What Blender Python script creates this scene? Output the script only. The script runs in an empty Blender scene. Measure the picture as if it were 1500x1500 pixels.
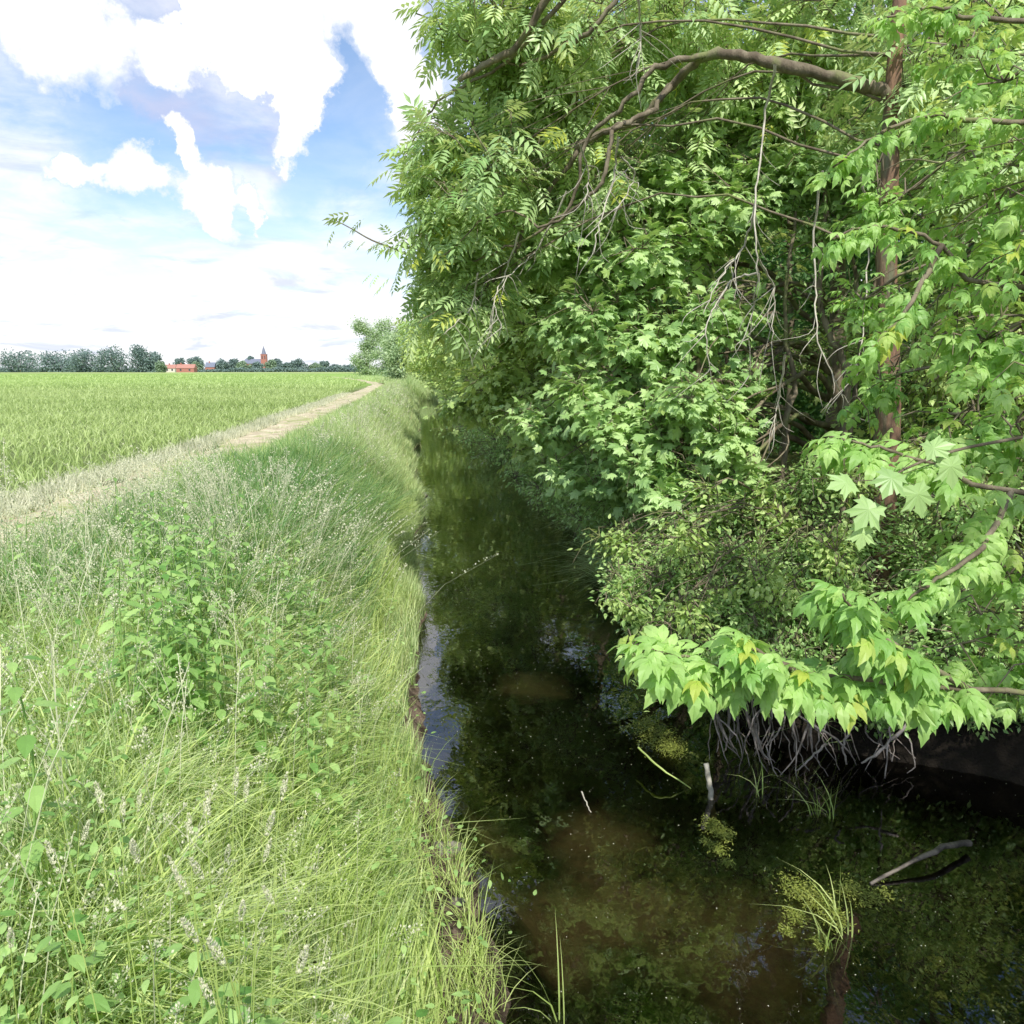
import bpy, math, random
import numpy as np
from mathutils import Vector, Matrix
R = math.radians
random.seed(7); rng = np.random.default_rng(11)
sc = bpy.context.scene
C = sc.collection

# ------------------------------------------------------------------ camera
FPX = 1133.0; HORY = 541.5; VPX = 612.0
PITCH = math.atan((750-HORY)/FPX)
YAW = math.atan((750-VPX)/(FPX*math.cos(PITCH)+(750-HORY)*math.sin(PITCH)))
CAMZ = 3.0
cam_d = bpy.data.cameras.new('camera'); cam = bpy.data.objects.new('camera', cam_d); C.objects.link(cam)
cam.location = (0, 0, CAMZ); cam.rotation_euler = (math.pi/2-PITCH, 0, -YAW)
cam_d.sensor_width = 36; cam_d.lens = 36*FPX/1500; cam_d.clip_end = 6000; cam_d.clip_start = 0.05
sc.camera = cam
CM = np.array(Matrix.Rotation(-YAW, 3, 'Z') @ Matrix.Rotation(math.pi/2-PITCH, 3, 'X'))
def ray(px, py):
    return CM @ np.array([(px-750)/FPX, (750-py)/FPX, -1.0])
def P(px, py, Y):
    d = ray(px, py); t = Y/d[1]
    return np.array([d[0]*t, Y, CAMZ+d[2]*t])

# ------------------------------------------------------------------ world / sun
S_EL = R(51); S_DIR = np.array([0.06, -0.85]); S_DIR = S_DIR/np.linalg.norm(S_DIR)
sun_vec = Vector((S_DIR[0]*math.cos(S_EL), S_DIR[1]*math.cos(S_EL), math.sin(S_EL)))
sd = bpy.data.lights.new('sun', 'SUN'); so = bpy.data.objects.new('sun', sd); C.objects.link(so)
sd.energy = 5.0; sd.angle = R(0.55); sd.color = (1.0, 0.955, 0.88)
so.rotation_euler = sun_vec.to_track_quat('Z', 'Y').to_euler(); so.location = (20, -25, 40)
W = bpy.data.worlds.new('World'); sc.world = W; W.use_nodes = True
nt = W.node_tree; nt.nodes.clear()
class NB:
    def __init__(s, nt): s.nt = nt
    def n(s, t, **k):
        o = s.nt.nodes.new(t)
        for a, b in k.items(): setattr(o, a, b)
        return o
    def set(s, sock, v):
        if isinstance(v, bpy.types.NodeSocket): s.nt.links.new(v, sock)
        elif v is not None: sock.default_value = v
    def m(s, op, a, b=None, c=None, clamp=False):
        o = s.n('ShaderNodeMath', operation=op); o.use_clamp = clamp
        s.set(o.inputs[0], a); s.set(o.inputs[1], b)
        if c is not None: s.set(o.inputs[2], c)
        return o.outputs[0]
    def ss(s, v, a, b, lo=0.0, hi=1.0):
        o = s.n('ShaderNodeMapRange', interpolation_type='SMOOTHSTEP')
        s.set(o.inputs[0], v); o.inputs[1].default_value = a; o.inputs[2].default_value = b
        o.inputs[3].default_value = lo; o.inputs[4].default_value = hi
        return o.outputs[0]
    def noise(s, vec, scale, detail=5, rough=.55, dist=0.0):
        o = s.n('ShaderNodeTexNoise'); s.set(o.inputs['Vector'], vec)
        o.inputs['Scale'].default_value = scale; o.inputs['Detail'].default_value = detail
        o.inputs['Roughness'].default_value = rough; o.inputs['Distortion'].default_value = dist
        return o.outputs['Fac']
    def mix(s, f, a, b, blend='MIX'):
        o = s.n('ShaderNodeMix', data_type='RGBA', blend_type=blend)
        s.set(o.inputs[0], f)
        for k, v in ((6, a), (7, b)):
            s.set(o.inputs[k], v if isinstance(v, bpy.types.NodeSocket) else (*v, 1) if len(v) == 3 else v)
        return o.outputs[2]
b = NB(nt)
tc = b.n('ShaderNodeTexCoord').outputs['Generated']
sep = b.n('ShaderNodeSeparateXYZ'); nt.links.new(tc, sep.inputs[0])
sky = b.n('ShaderNodeTexSky', sky_type='NISHITA'); sky.sun_disc = False
sky.sun_elevation = S_EL; sky.sun_rotation = math.atan2(S_DIR[0], S_DIR[1]); sky.air_density = 1.0; sky.dust_density = .6; sky.ozone_density = 1.6
zz = b.m('ADD', b.m('MAXIMUM', sep.outputs[2], 0.0), 0.16)
cx = b.m('DIVIDE', sep.outputs[0], zz); cy = b.m('DIVIDE', sep.outputs[1], zz)
comb = b.n('ShaderNodeCombineXYZ'); nt.links.new(cx, comb.inputs[0]); nt.links.new(cy, comb.inputs[1])
pv = comb.outputs[0]
# warp the direction a little with noise so cloud edges billow
wn = b.n('ShaderNodeTexNoise'); nt.links.new(tc, wn.inputs['Vector']); wn.inputs['Scale'].default_value = 9; wn.inputs['Detail'].default_value = 7; wn.inputs['Roughness'].default_value = .62
wv = b.n('ShaderNodeVectorMath', operation='MULTIPLY_ADD')
nt.links.new(wn.outputs['Color'], wv.inputs[0]); wv.inputs[1].default_value = (.16, .16, .16)
nt.links.new(tc, wv.inputs[2])
wsub = b.n('ShaderNodeVectorMath', operation='SUBTRACT'); nt.links.new(wv.outputs[0], wsub.inputs[0]); wsub.inputs[1].default_value = (.08, .08, .08)
wdir = b.n('ShaderNodeVectorMath', operation='NORMALIZE'); nt.links.new(wsub.outputs[0], wdir.inputs[0])
def blob(px, py, rpx, soft=.55):
    d = ray(px, py); d = d/np.linalg.norm(d)
    dp = b.n('ShaderNodeVectorMath', operation='DOT_PRODUCT'); nt.links.new(wdir.outputs[0], dp.inputs[0]); dp.inputs[1].default_value = tuple(d)
    a = rpx/FPX*.85
    return b.ss(dp.outputs['Value'], math.cos(a*(1+soft)), math.cos(a*(1-soft*.6)))
def addup(lst, base=None):
    o = base
    for q in lst: o = q if o is None else b.m('ADD', o, q)
    return o
puffs = [(330, 40, 42), (385, 55, 45), (430, 40, 45), (412, 100, 36), (285, 38, 24), (422, 155, 28), (428, 200, 28), (240, 85, 30), (560, 15, 50), (600, 110, 36), (630, 180, 50),
         (250, 205, 15), (263, 232, 15), (285, 292, 34), (312, 330, 28), (365, 300, 17), (390, 320, 16), (190, 265, 28), (90, 60, 60), (110, 250, 25)]
fine = b.noise(tc, 14, 9, .62, .3)
pm = b.ss(b.m('ADD', addup([blob(*p, .8) for p in puffs]), b.m('MULTIPLY', b.m('SUBTRACT', fine, .5), 1.3)), .12, 1.0)
n_hi = b.noise(pv, 1.5, 8, .6, .3); n_lo = b.noise(pv, 3.4, 8, .62, .2)
hz = b.ss(sep.outputs[2], .25, .01)
wisp = b.m('MULTIPLY', b.ss(n_hi, .36, .68), .8)
veil = b.m('ADD', b.m('MULTIPLY', hz, .85), wisp, clamp=True)
bluehole = b.m('MINIMUM', addup([blob(520, 110, 60, .9), blob(215, 175, 70, .9), blob(470, 240, 50, .9)]), 1.0)
veil = b.m('MULTIPLY', veil, b.m('SUBTRACT', 1.0, b.m('MULTIPLY', bluehole, .75)))
rest = b.ss(sep.outputs[1], .3, -.2)   # clouds behind and beside the view
cum = b.m('MULTIPLY', b.ss(n_lo, .55, .63), rest)
cov = b.m('MAXIMUM', b.m('MAXIMUM', pm, cum), veil)
grey = b.m('MULTIPLY', b.ss(b.noise(pv, 2.6, 7, .6, .5), .50, .68), b.m('SUBTRACT', 1.0, b.m('MULTIPLY', pm, .55)))
shade = b.m('MINIMUM', addup([blob(330, 140, 75, .9), blob(355, 175, 50, .9), blob(250, 110, 50, .9), blob(240, 30, 60, .9)]), 1.0)
rim = b.m('MULTIPLY', b.ss(pm, .15, .5), b.ss(pm, .95, .55)); grey = b.m('MAXIMUM', grey, b.m('MULTIPLY', rim, .45))
ccol = b.mix(b.m('MULTIPLY', grey, .75), (7.6, 7.7, 8.0), (4.7, 5.2, 6.3))
skyc = b.mix(1.0, sky.outputs[0], (1.15, 1.22, 1.3), 'MULTIPLY')
skyc = b.mix(b.m('MULTIPLY', b.m('MULTIPLY', shade, .85), b.ss(b.noise(pv, 3., 6, .6), .25, .65)), skyc, (3.9, 4.2, 6.0))
skycol = b.mix(cov, skyc, ccol)
bg = b.n('ShaderNodeBackground'); nt.links.new(skycol, bg.inputs[0]); bg.inputs[1].default_value = 0.15
ow = b.n('ShaderNodeOutputWorld'); nt.links.new(bg.outputs[0], ow.inputs[0])

# ------------------------------------------------------------------ materials
def newmat(name):
    m = bpy.data.materials.new(name); m.use_nodes = True; m.node_tree.nodes.clear()
    q = NB(m.node_tree); q.out = q.n('ShaderNodeOutputMaterial'); return m, q
def leafmat(name, dark, light, trans, tf=.35, rough=.42, spec=.5, nscale=.7, tip=None):
    """leaf shader: each leaf its own tint, patches through the crown, light through the blade"""
    m, q = newmat(name)
    at = q.n('ShaderNodeAttribute', attribute_name='rnd').outputs['Fac']
    tx = q.n('ShaderNodeTexCoord').outputs['Object']
    f = q.m('ADD', q.m('MULTIPLY', at, .75), q.m('MULTIPLY', q.ss(q.noise(tx, nscale, 3), .3, .7), .40), clamp=True)
    col = q.mix(f, dark, light)
    if tip is not None: col = q.mix(q.ss(at, .93, 1.0), col, tip)
    p = q.n('ShaderNodeBsdfPrincipled'); q.set(p.inputs['Base Color'], col)
    p.inputs['Roughness'].default_value = rough; p.inputs['Specular IOR Level'].default_value = spec
    t = q.n('ShaderNodeBsdfTranslucent'); tcol = q.mix(f, tuple(c*.75 for c in trans), tuple(min(1, c*1.2) for c in trans)); q.set(t.inputs[0], tcol)
    mx = q.n('ShaderNodeMixShader'); mx.inputs[0].default_value = tf
    m.node_tree.links.new(p.outputs[0], mx.inputs[1]); m.node_tree.links.new(t.outputs[0], mx.inputs[2])
    m.node_tree.links.new(mx.outputs[0], q.out.inputs[0]); return m
def solid(name, c1, c2, rough=.85, scale=6, bump=.3, bscale=20, stretch=(1, 1, 1), c3=None):
    m, q = newmat(name)
    tx = q.n('ShaderNodeTexCoord').outputs['Object']
    mp = q.n('ShaderNodeMapping'); q.set(mp.inputs[0], tx); mp.inputs['Scale'].default_value = stretch
    f = q.ss(q.noise(mp.outputs[0], scale, 6, .6), .32, .68)
    col = q.mix(f, c1, c2)
    if c3 is not None: col = q.mix(q.ss(q.noise(mp.outputs[0], scale*.4, 4), .52, .66), col, c3)
    p = q.n('ShaderNodeBsdfPrincipled'); q.set(p.inputs['Base Color'], col); p.inputs['Roughness'].default_value = rough
    if bump:
        bp = q.n('ShaderNodeBump'); bp.inputs['Strength'].default_value = bump; bp.inputs['Distance'].default_value = .03
        q.set(bp.inputs['Height'], q.noise(mp.outputs[0], bscale, 6, .6)); q.set(p.inputs['Normal'], bp.outputs[0])
    m.node_tree.links.new(p.outputs[0], q.out.inputs[0]); return m
M = {}
M['maple'] = leafmat('maple_leaf', (0.14, 0.3, 0.08), (0.55, 0.74, 0.31), (0.64, 0.85, 0.24), 0.28, .42, .5, tip=(.30, .42, .10))
M['maple_far'] = leafmat('maple_leaf_far', (0.2, 0.37, 0.08), (0.68, 0.82, 0.32), (0.75, 0.88, 0.22), 0.3, .45, .4, .35, tip=(.30, .42, .10))
M['ash'] = leafmat('ash_leaf', (0.2, 0.38, 0.12), (0.64, 0.8, 0.38), (0.74, 0.86, 0.28), 0.3, .42, .5, tip=(.45, .50, .06))
M['elder'] = leafmat('ash_leaved_maple_leaf', (0.22, 0.46, 0.11), (0.5, 0.7, 0.24), (0.58, 0.82, 0.18), .42, .45, .4, 2., tip=(.50, .55, .10))
M['shrub'] = leafmat('shrub_leaf', (0.17, 0.37, 0.08), (0.58, 0.77, 0.32), (0.64, 0.82, 0.24), 0.28, .42, .5, 1.2, tip=(.36, .45, .14))
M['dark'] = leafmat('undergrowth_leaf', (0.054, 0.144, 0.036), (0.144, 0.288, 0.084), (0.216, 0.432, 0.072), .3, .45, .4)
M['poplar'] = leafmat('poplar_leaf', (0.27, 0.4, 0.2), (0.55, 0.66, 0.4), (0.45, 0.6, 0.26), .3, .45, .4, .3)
M['grass'] = leafmat('grass_blade', (0.11, 0.25, 0.05), (0.74, 0.84, 0.44), (0.66, 0.8, 0.26), 0.3, .45, .4, .55, tip=(.52, .50, .26))
M['reed'] = leafmat('shaded_reed_blade', (0.06, 0.17, 0.04), (0.24, 0.42, 0.14), (0.28, 0.46, 0.11), .3, .4, .5, .5)  # dark blade colour that also paints in the bank's shade
M['sedge'] = leafmat('sedge_blade', (0.26, 0.42, 0.07), (0.74, 0.84, 0.34), (0.66, 0.8, 0.2), .4, .42, .4, .8)
M['straw'] = leafmat('grass_panicle', (0.55, 0.58, 0.36), (0.85, 0.83, 0.64), (0.7, 0.7, 0.48), .35, .6, .25, 1.)
M['nettle'] = leafmat('nettle_leaf', (0.12, 0.29, 0.06), (0.44, 0.62, 0.22), (0.5, 0.72, 0.16), .34, .45, .4, 1.5)
M['crop'] = leafmat('maize_leaf', (0.3, 0.43, 0.12), (0.6, 0.7, 0.32), (0.6, 0.74, 0.24), .38, .42, .4, .12)
M['far'] = leafmat('hazed_distant_leaf', (0.13, 0.2, 0.19), (0.24, 0.32, 0.29), (0.16, 0.25, 0.19), .2, .7, .15, .08)  # aerial haze mixed into the bluish leaf colour
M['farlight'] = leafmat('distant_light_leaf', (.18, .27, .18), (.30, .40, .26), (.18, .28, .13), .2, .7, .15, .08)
M['algae'] = leafmat('water_weed', (.14, .19, .03), (.34, .38, .08), (.30, .34, .06), .25, .5, .4, 5.)
M['bark'] = solid('grey_green_bark', (.11, .085, .055), (.26, .22, .15), .9, 9, .6, 26, (1, 1, .4), c3=(.19, .21, .08))
M['redbark'] = solid('red_brown_bark', (.10, .065, .045), (.30, .175, .11), .9, 9, 1.0, 16, (1.4, 1.4, .3), c3=(.17, .17, .10))
M['lichen'] = solid('lichen_bark', (.19, .16, .10), (.34, .30, .20), .9, 14, .6, 30, c3=(.48, .40, .08))
M['deadwood'] = solid('bleached_twig', (.36, .33, .26), (.58, .54, .45), .9, 12, .2, 40)
M['wetwood'] = solid('wet_wood', (.05, .042, .035), (.20, .17, .14), .6, 12, .4, 40)
M['root'] = solid('root', (.16, .13, .11), (.38, .33, .30), .8, 12, .3, 40)
M['brick'] = solid('red_brick', (.34, .14, .11), (.42, .19, .15), .9, 2, 0)
M['slate'] = solid('slate_spire', (.13, .15, .21), (.20, .22, .28), .7, 2, 0)
M['rooftile'] = solid('red_roof_tile', (.36, .17, .13), (.46, .24, .19), .9, 2, 0)
M['render'] = solid('pale_render', (.60, .56, .50), (.70, .66, .60), .9, 2, 0)
M['darkglass'] = solid('dark_window', (.05, .06, .07), (.07, .08, .09), .3, 2, 0)
M['stone'] = solid('grey_stone', (.12, .10, .085), (.26, .24, .21), .8, 10, .5, 30)

# ground: bank soil, field, bed by position
m, q = newmat('ground'); M['ground'] = m
geo = q.n('ShaderNodeNewGeometry').outputs['Position']
sx = q.n('ShaderNodeSeparateXYZ'); q.set(sx.inputs[0], geo)
fieldc = q.mix(q.ss(q.noise(geo, .05, 4), .35, .65), (.20, .34, .07), (.28, .42, .10))
mp = q.n('ShaderNodeMapping'); q.set(mp.inputs[0], geo); mp.inputs['Scale'].default_value = (.6, .02, 1)
fieldc = q.mix(q.m('MULTIPLY', q.ss(q.noise(mp.outputs[0], 2, 4), .4, .7), .5), fieldc, (.34, .48, .13))
near = q.ss(sx.outputs[1], 60, 110)
fieldc = q.mix(near, (.17, .22, .075), fieldc)
fieldc = q.mix(q.ss(sx.outputs[1], 372, 376), fieldc, (.10, .17, .06))
fieldc = q.mix(q.ss(sx.outputs[1], 386, 392), fieldc, (.36, .44, .16))
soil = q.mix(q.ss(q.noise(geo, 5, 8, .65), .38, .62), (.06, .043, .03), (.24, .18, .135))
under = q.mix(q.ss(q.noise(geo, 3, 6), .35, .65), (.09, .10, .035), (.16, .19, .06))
bed = q.mix(q.ss(q.noise(geo, 2.2, 6, .6), .40, .66), (.02, .018, .010), (.06, .05, .025))
def sun_spot(px, py, r):  # tan patch painted on the bed for a sunlit spot
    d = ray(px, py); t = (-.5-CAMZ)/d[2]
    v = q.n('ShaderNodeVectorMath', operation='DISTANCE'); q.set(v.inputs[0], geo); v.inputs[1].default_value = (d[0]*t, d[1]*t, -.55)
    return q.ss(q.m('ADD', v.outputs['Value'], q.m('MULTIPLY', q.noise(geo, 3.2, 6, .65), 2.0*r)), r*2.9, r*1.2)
sp = q.m('MINIMUM', q.m('ADD', q.m('ADD', q.m('ADD', q.m('ADD', sun_spot(800, 1370, .34), sun_spot(900, 1320, .30)), sun_spot(780, 1000, .30)), sun_spot(1070, 1370, .42)), q.m('ADD', sun_spot(690, 1240, .25), q.m('ADD', sun_spot(880, 1220, .30), sun_spot(900, 920, .4)))), 1.0)
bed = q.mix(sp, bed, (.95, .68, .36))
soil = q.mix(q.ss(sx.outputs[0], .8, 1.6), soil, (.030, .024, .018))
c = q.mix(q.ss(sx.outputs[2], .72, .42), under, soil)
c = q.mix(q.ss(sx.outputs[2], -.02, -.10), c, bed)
onfield = q.ss(sx.outputs[0], -5.1, -5.7)
c = q.mix(onfield, c, fieldc)
p = q.n('ShaderNodeBsdfPrincipled'); q.set(p.inputs['Base Color'], c); p.inputs['Roughness'].default_value = .95; p.inputs['Specular IOR Level'].default_value = .15
bp = q.n('ShaderNodeBump'); bp.inputs['Strength'].default_value = .9; bp.inputs['Distance'].default_value = .10
q.set(bp.inputs['Height'], q.noise(geo, 14, 7, .65)); q.set(p.inputs['Normal'], bp.outputs[0])
m.node_tree.links.new(p.outputs[0], q.out.inputs[0])
# path
m, q = newmat('path'); M['path'] = m
geo = q.n('ShaderNodeNewGeometry').outputs['Position']
c = q.mix(q.ss(q.noise(geo, 2.2, 8, .65), .36, .62), (.42, .35, .23), (.68, .59, .42))
c = q.mix(q.ss(q.noise(geo, 1.1, 7, .7), .50, .60), c, (.34, .36, .15))
p = q.n('ShaderNodeBsdfPrincipled'); q.set(p.inputs['Base Color'], c); p.inputs['Roughness'].default_value = .95
bp = q.n('ShaderNodeBump'); bp.inputs['Strength'].default_value = .6; bp.inputs['Distance'].default_value = .03
q.set(bp.inputs['Height'], q.noise(geo, 18, 7, .65)); q.set(p.inputs['Normal'], bp.outputs[0])
m.node_tree.links.new(p.outputs[0], q.out.inputs[0])
# water: fresnel mirror over clear brown water
m, q = newmat('water'); M['water'] = m
geo = q.n('ShaderNodeNewGeometry').outputs['Position']
mp = q.n('ShaderNodeMapping'); q.set(mp.inputs[0], geo); mp.inputs['Scale'].default_value = (1.3, .8, 1)
h = q.m('ADD', q.noise(mp.outputs[0], 2.2, 3, .5, .4), q.m('MULTIPLY', q.noise(mp.outputs[0], 9, 2, .5), .18))
bp = q.n('ShaderNodeBump'); bp.inputs['Strength'].default_value = .045; bp.inputs['Distance'].default_value = .08; q.set(bp.inputs['Height'], h)
fr = q.n('ShaderNodeFresnel'); fr.inputs[0].default_value = 2.0; q.set(fr.inputs[1], bp.outputs[0])
gl = q.n('ShaderNodeBsdfGlossy'); gl.inputs['Roughness'].default_value = .012; q.set(gl.inputs['Normal'], bp.outputs[0]); gl.inputs[0].default_value = (1, 1, 1, 1)
tr = q.n('ShaderNodeBsdfTransparent'); tr.inputs[0].default_value = (.88, .79, .60, 1)
mk = q.n('ShaderNodeBsdfDiffuse'); mk.inputs[0].default_value = (.030, .028, .016, 1)
m1 = q.n('ShaderNodeMixShader'); m1.inputs[0].default_value = .025
m.node_tree.links.new(tr.outputs[0], m1.inputs[1]); m.node_tree.links.new(mk.outputs[0], m1.inputs[2])
m2 = q.n('ShaderNodeMixShader'); q.set(m2.inputs[0], fr.outputs[0])
m.node_tree.links.new(m1.outputs[0], m2.inputs[1]); m.node_tree.links.new(gl.outputs[0], m2.inputs[2])
m.node_tree.links.new(m2.outputs[0], q.out.inputs[0])

# ------------------------------------------------------------------ object helpers
def props(o, label=None, cat=None, group=None, kind=None):
    for k, v in (('label', label), ('category', cat), ('group', group), ('kind', kind)):
        if v: o[k] = v
    return o
def thing(name, label, cat, loc=(0, 0, 0), group=None):
    o = bpy.data.objects.new(name, None); C.objects.link(o); o.location = loc; o.empty_display_size = .3
    return props(o, label, cat, group)
def meshobj(name, V, F, mat, parent=None, rnd=None, smooth=False, origin=None):
    """V (n,3) world coordinates, F (m,3|4) or list of such arrays with one size each"""
    V = np.asarray(V, dtype=np.float32)
    Fs = F if isinstance(F, list) else [F]
    Fs = [np.asarray(f, dtype=np.int32) for f in Fs if len(f)]
    org = np.array(origin if origin is not None else (parent.location if parent else (0, 0, 0)), dtype=np.float32)
    V = V-org
    me = bpy.data.meshes.new(name)
    me.vertices.add(len(V)); me.vertices.foreach_set('co', V.ravel())
    nl = sum(f.size for f in Fs); npoly = sum(len(f) for f in Fs)
    me.loops.add(nl); me.polygons.add(npoly)
    me.loops.foreach_set('vertex_index', np.concatenate([f.ravel() for f in Fs]))
    sizes = np.concatenate([np.full(len(f), f.shape[1], dtype=np.int32) for f in Fs])
    me.polygons.foreach_set('loop_start', np.concatenate([[0], np.cumsum(sizes)[:-1]]).astype(np.int32))
    if rnd is not None:
        a = me.attributes.new('rnd', 'FLOAT', 'FACE'); a.data.foreach_set('value', np.asarray(rnd, dtype=np.float32))
    me.polygons.foreach_set('use_smooth', np.full(npoly, smooth))
    me.update(calc_edges=True); me.validate()
    me.materials.append(M[mat] if isinstance(mat, str) else mat)
    o = bpy.data.objects.new(name, me); C.objects.link(o)
    if parent: o.parent = parent
    else: o.location = tuple(float(v) for v in org)
    return o
def unit(a): return a/np.maximum(np.linalg.norm(a, axis=-1, keepdims=True), 1e-9)

# ------------------------------------------------------------------ terrain
def sm(x, a, b):
    t = np.clip((x-a)/(b-a), 0, 1); return t*t*(3-2*t)
def wob(x, y, s):
    return (np.sin(x*1.7*s+y*.9*s+1.3)+np.sin(x*.6*s-y*1.9*s+4.)+np.sin(x*3.1*s+y*2.7*s+.5)*.5)/2.5
def left_edge(y):
    y = np.asarray(y, float)
    return -.08+.38*sm(y, 6.3, 3.4)+.12*np.sin(y*.8+1)*sm(y, 8, 12)+.07*wob(y*0, y, 2.3)*sm(y, 30, 5)+.05*wob(y*0, y, 5.1)*sm(y, 14, 3)+.10*sm(y, 2.2, 3.2)*0-.2*np.exp(-((y-26)/4)**2)
def right_edge(y):
    y = np.asarray(y, float)
    return 2.75+1.6*sm(y, 5.9, 4.6)+.55*sm(y, 7.5, 13)-.2*sm(y, 18, 40)+.10*wob(y*0, y, 1.7)-1.0*sm(y, 55, 80)
def height(x, y):
    x = np.asarray(x, float); y = np.asarray(y, float)
    L = left_edge(y); Rr = right_edge(y)
    zl = -.55+.55*sm(x, L+.55, L) + .16*sm(x, L+.05, L-.15)+1.04*sm(x, L-.05, L-1.55)
    zr = -.55+.55*sm(x, Rr-.5, Rr)+.35*sm(x, Rr-.02, Rr+.2)+.80*sm(x, Rr+.1, Rr+1.8)
    z = np.where(x < (L+Rr)/2, zl, zr)
    end = sm(y, 82, 92)                      # the ditch ends in a culvert of reeds
    z = z*(1-end)+1.2*end
    z = z+.035*wob(x, y, 11.)*np.exp(-((z-.12)/.15)**2)*sm(y, 12, 8)
    z = z+.03*wob(x, y, 3.)*np.where(z > .1, 1, .3)+.05*wob(x, y, .35)*np.clip(z, 0, 1)
    return z
def pcenter(y):
    y = np.asarray(y, float)
    return -4.35+.25*np.sin(y*.05)+.1-np.where(y > 95, ((y-95)/9.)**1.15*1.0, 0)
xs = np.concatenate([np.array([-3000, -1500, -800, -400, -250, -150, -100, -70, -50, -38, -30, -24, -20, -17, -14]), np.arange(-12, -3, .5), np.arange(-3, -.8, .1), np.arange(-.8, .8, .04), np.arange(.8, 6.5, .1), np.arange(6.5, 12, .5), np.array([14, 17, 20, 25, 30, 40, 60, 100, 200, 400, 1000, 3000])])
ys = np.concatenate([np.array([-400, -100, -40, -20, -10, -6, -4, -3, -2, -1]), np.arange(0, 8, .05), np.arange(8, 16, .12), np.arange(16, 40, .4), np.arange(40, 100, 1.5), np.arange(100, 220, 5), np.array([240, 280, 330, 370, 400, 500, 700, 1000, 1500, 2500, 4500])])
X, Y = np.meshgrid(xs, ys); Z = height(X, Y)
nx, ny = len(xs), len(ys)
idx = np.arange(nx*ny).reshape(ny, nx)
F = np.stack([idx[:-1, :-1], idx[:-1, 1:], idx[1:, 1:], idx[1:, :-1]], -1).reshape(-1, 4)
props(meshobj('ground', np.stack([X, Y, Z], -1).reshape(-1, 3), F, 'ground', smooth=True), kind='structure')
# path sheet
yy = np.concatenate([np.arange(-12, 40, .8), np.arange(40, 230, 3)])
cc = pcenter(yy); wd = .92+.12*np.sin(yy*.9)+.08*np.sin(yy*2.3)
cols = np.linspace(-1, 1, 9)
PX = cc[:, None]+wd[:, None]*cols[None]; PY = np.repeat(yy[:, None], 9, 1)
PZ = height(PX, PY)+.035-.02*np.exp(-((np.abs(cols[None])-.55)/.2)**2)
PZ[:, 0] -= .045; PZ[:, -1] -= .045
idx = np.arange(PX.size).reshape(PX.shape)
F = np.stack([idx[:-1, :-1], idx[:-1, 1:], idx[1:, 1:], idx[1:, :-1]], -1).reshape(-1, 4)
props(meshobj('path', np.stack([PX, PY, PZ], -1).reshape(-1, 3), F, 'path', smooth=True), kind='structure')
# water sheet
yy = np.arange(-40, 92, 1.0)
V = []; 
for y in yy: V += [(float(left_edge(y))-.35, y, 0), (float(right_edge(y))+.35, y, 0)]
F = [(2*i, 2*i+1, 2*i+3, 2*i+2) for i in range(len(yy)-1)]
props(meshobj('water', V, np.array(F), 'water'), kind='structure')

# ------------------------------------------------------------------ leaf templates (x along the leaf, y across, z up)
def fan(half, center, droop=.22, fold=.0):
    pts = [(0, 0)]+half+[(1, 0)]+[(x, -y) for x, y in reversed(half)]
    V = [(x, y, -droop*((x-center)**2+y*y)*1.2+fold*abs(y)) for x, y in pts]+[(center, 0, 0)]
    n = len(pts); F = [(n, (i+1) % n, i) for i in range(n)]
    return np.array(V, float), np.array(F)
T = {}
T['maple'] = fan([(-.03, .10), (-.02, .22), (-.08, .38), (.10, .36), (.20, .50), (.25, .32), (.44, .40), (.66, .58), (.62, .36), (.72, .31), (.56, .16), (.74, .20), (.84, .10)], .28, .30)
T['maplo'] = fan([(-.06, .30), (.18, .46), (.27, .26), (.62, .56), (.54, .17), (.78, .17)], .3, .32)
T['ovate'] = fan([(.10, .17), (.34, .27), (.62, .20), (.84, .09)], .42, .25, .12)
T['lance'] = (np.array([(0, 0, 0), (.42, .15, .03), (1, 0, -.12), (.42, -.15, .03), (.45, 0, -.01)], float), np.array([(4, 1, 0), (4, 2, 1), (4, 3, 2), (4, 0, 3)]))
T['oval'] = (np.array([(0, 0, 0), (.4, .27, .05), (1, 0, -.06), (.4, -.27, .05), (.5, 0, -.01)], float), np.array([(4, 1, 0), (4, 2, 1), (4, 3, 2), (4, 0, 3)]))
T['diamond'] = (np.array([(0, 0, 0), (.45, .34, .06), (1, 0, -.05), (.45, -.34, .06)], float), np.array([(0, 2, 1), (0, 3, 2)]))
T['boxleaf'] = fan([(.10, .10), (.28, .20), (.45, .22), (.53, .18), (.64, .18), (.72, .12), (.88, .05)], .42, .5, .12)
def compound(base, places, scale):
    V, F, k = [], [], 0
    bv, bf = T[base]
    for (x, side, ang, s, dr) in places:
        d = np.array([math.cos(ang)*math.cos(dr), side*math.sin(ang)*math.cos(dr), -math.sin(dr)]); d /= np.linalg.norm(d)
        n = np.array([0, 0, 1.])+d*.2; n -= d*np.dot(n, d); n /= np.linalg.norm(n); s_ = np.cross(n, d)
        Rm = np.stack([d, s_, n]); V.append((bv*s*scale)@Rm+np.array([x, 0, -.18*x*x])); F.append(bf+k); k += len(bv)
    # the rachis, a thin strip
    V.append(np.array([(0, .006, 0), (0, -.006, 0), (places[-1][0], 0, -.18*places[-1][0]**2)])); F.append(np.array([(k, k+1, k+2)]))
    return np.concatenate(V), np.concatenate(F)
T['ashleaf'] = compound('lance', [(x, s, R(58), 1.05+.1*x, .15) for x in (.24, .44, .64, .80) for s in (1, -1)]+[(.9, 1, 0, 1, .2)], .42)
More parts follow.
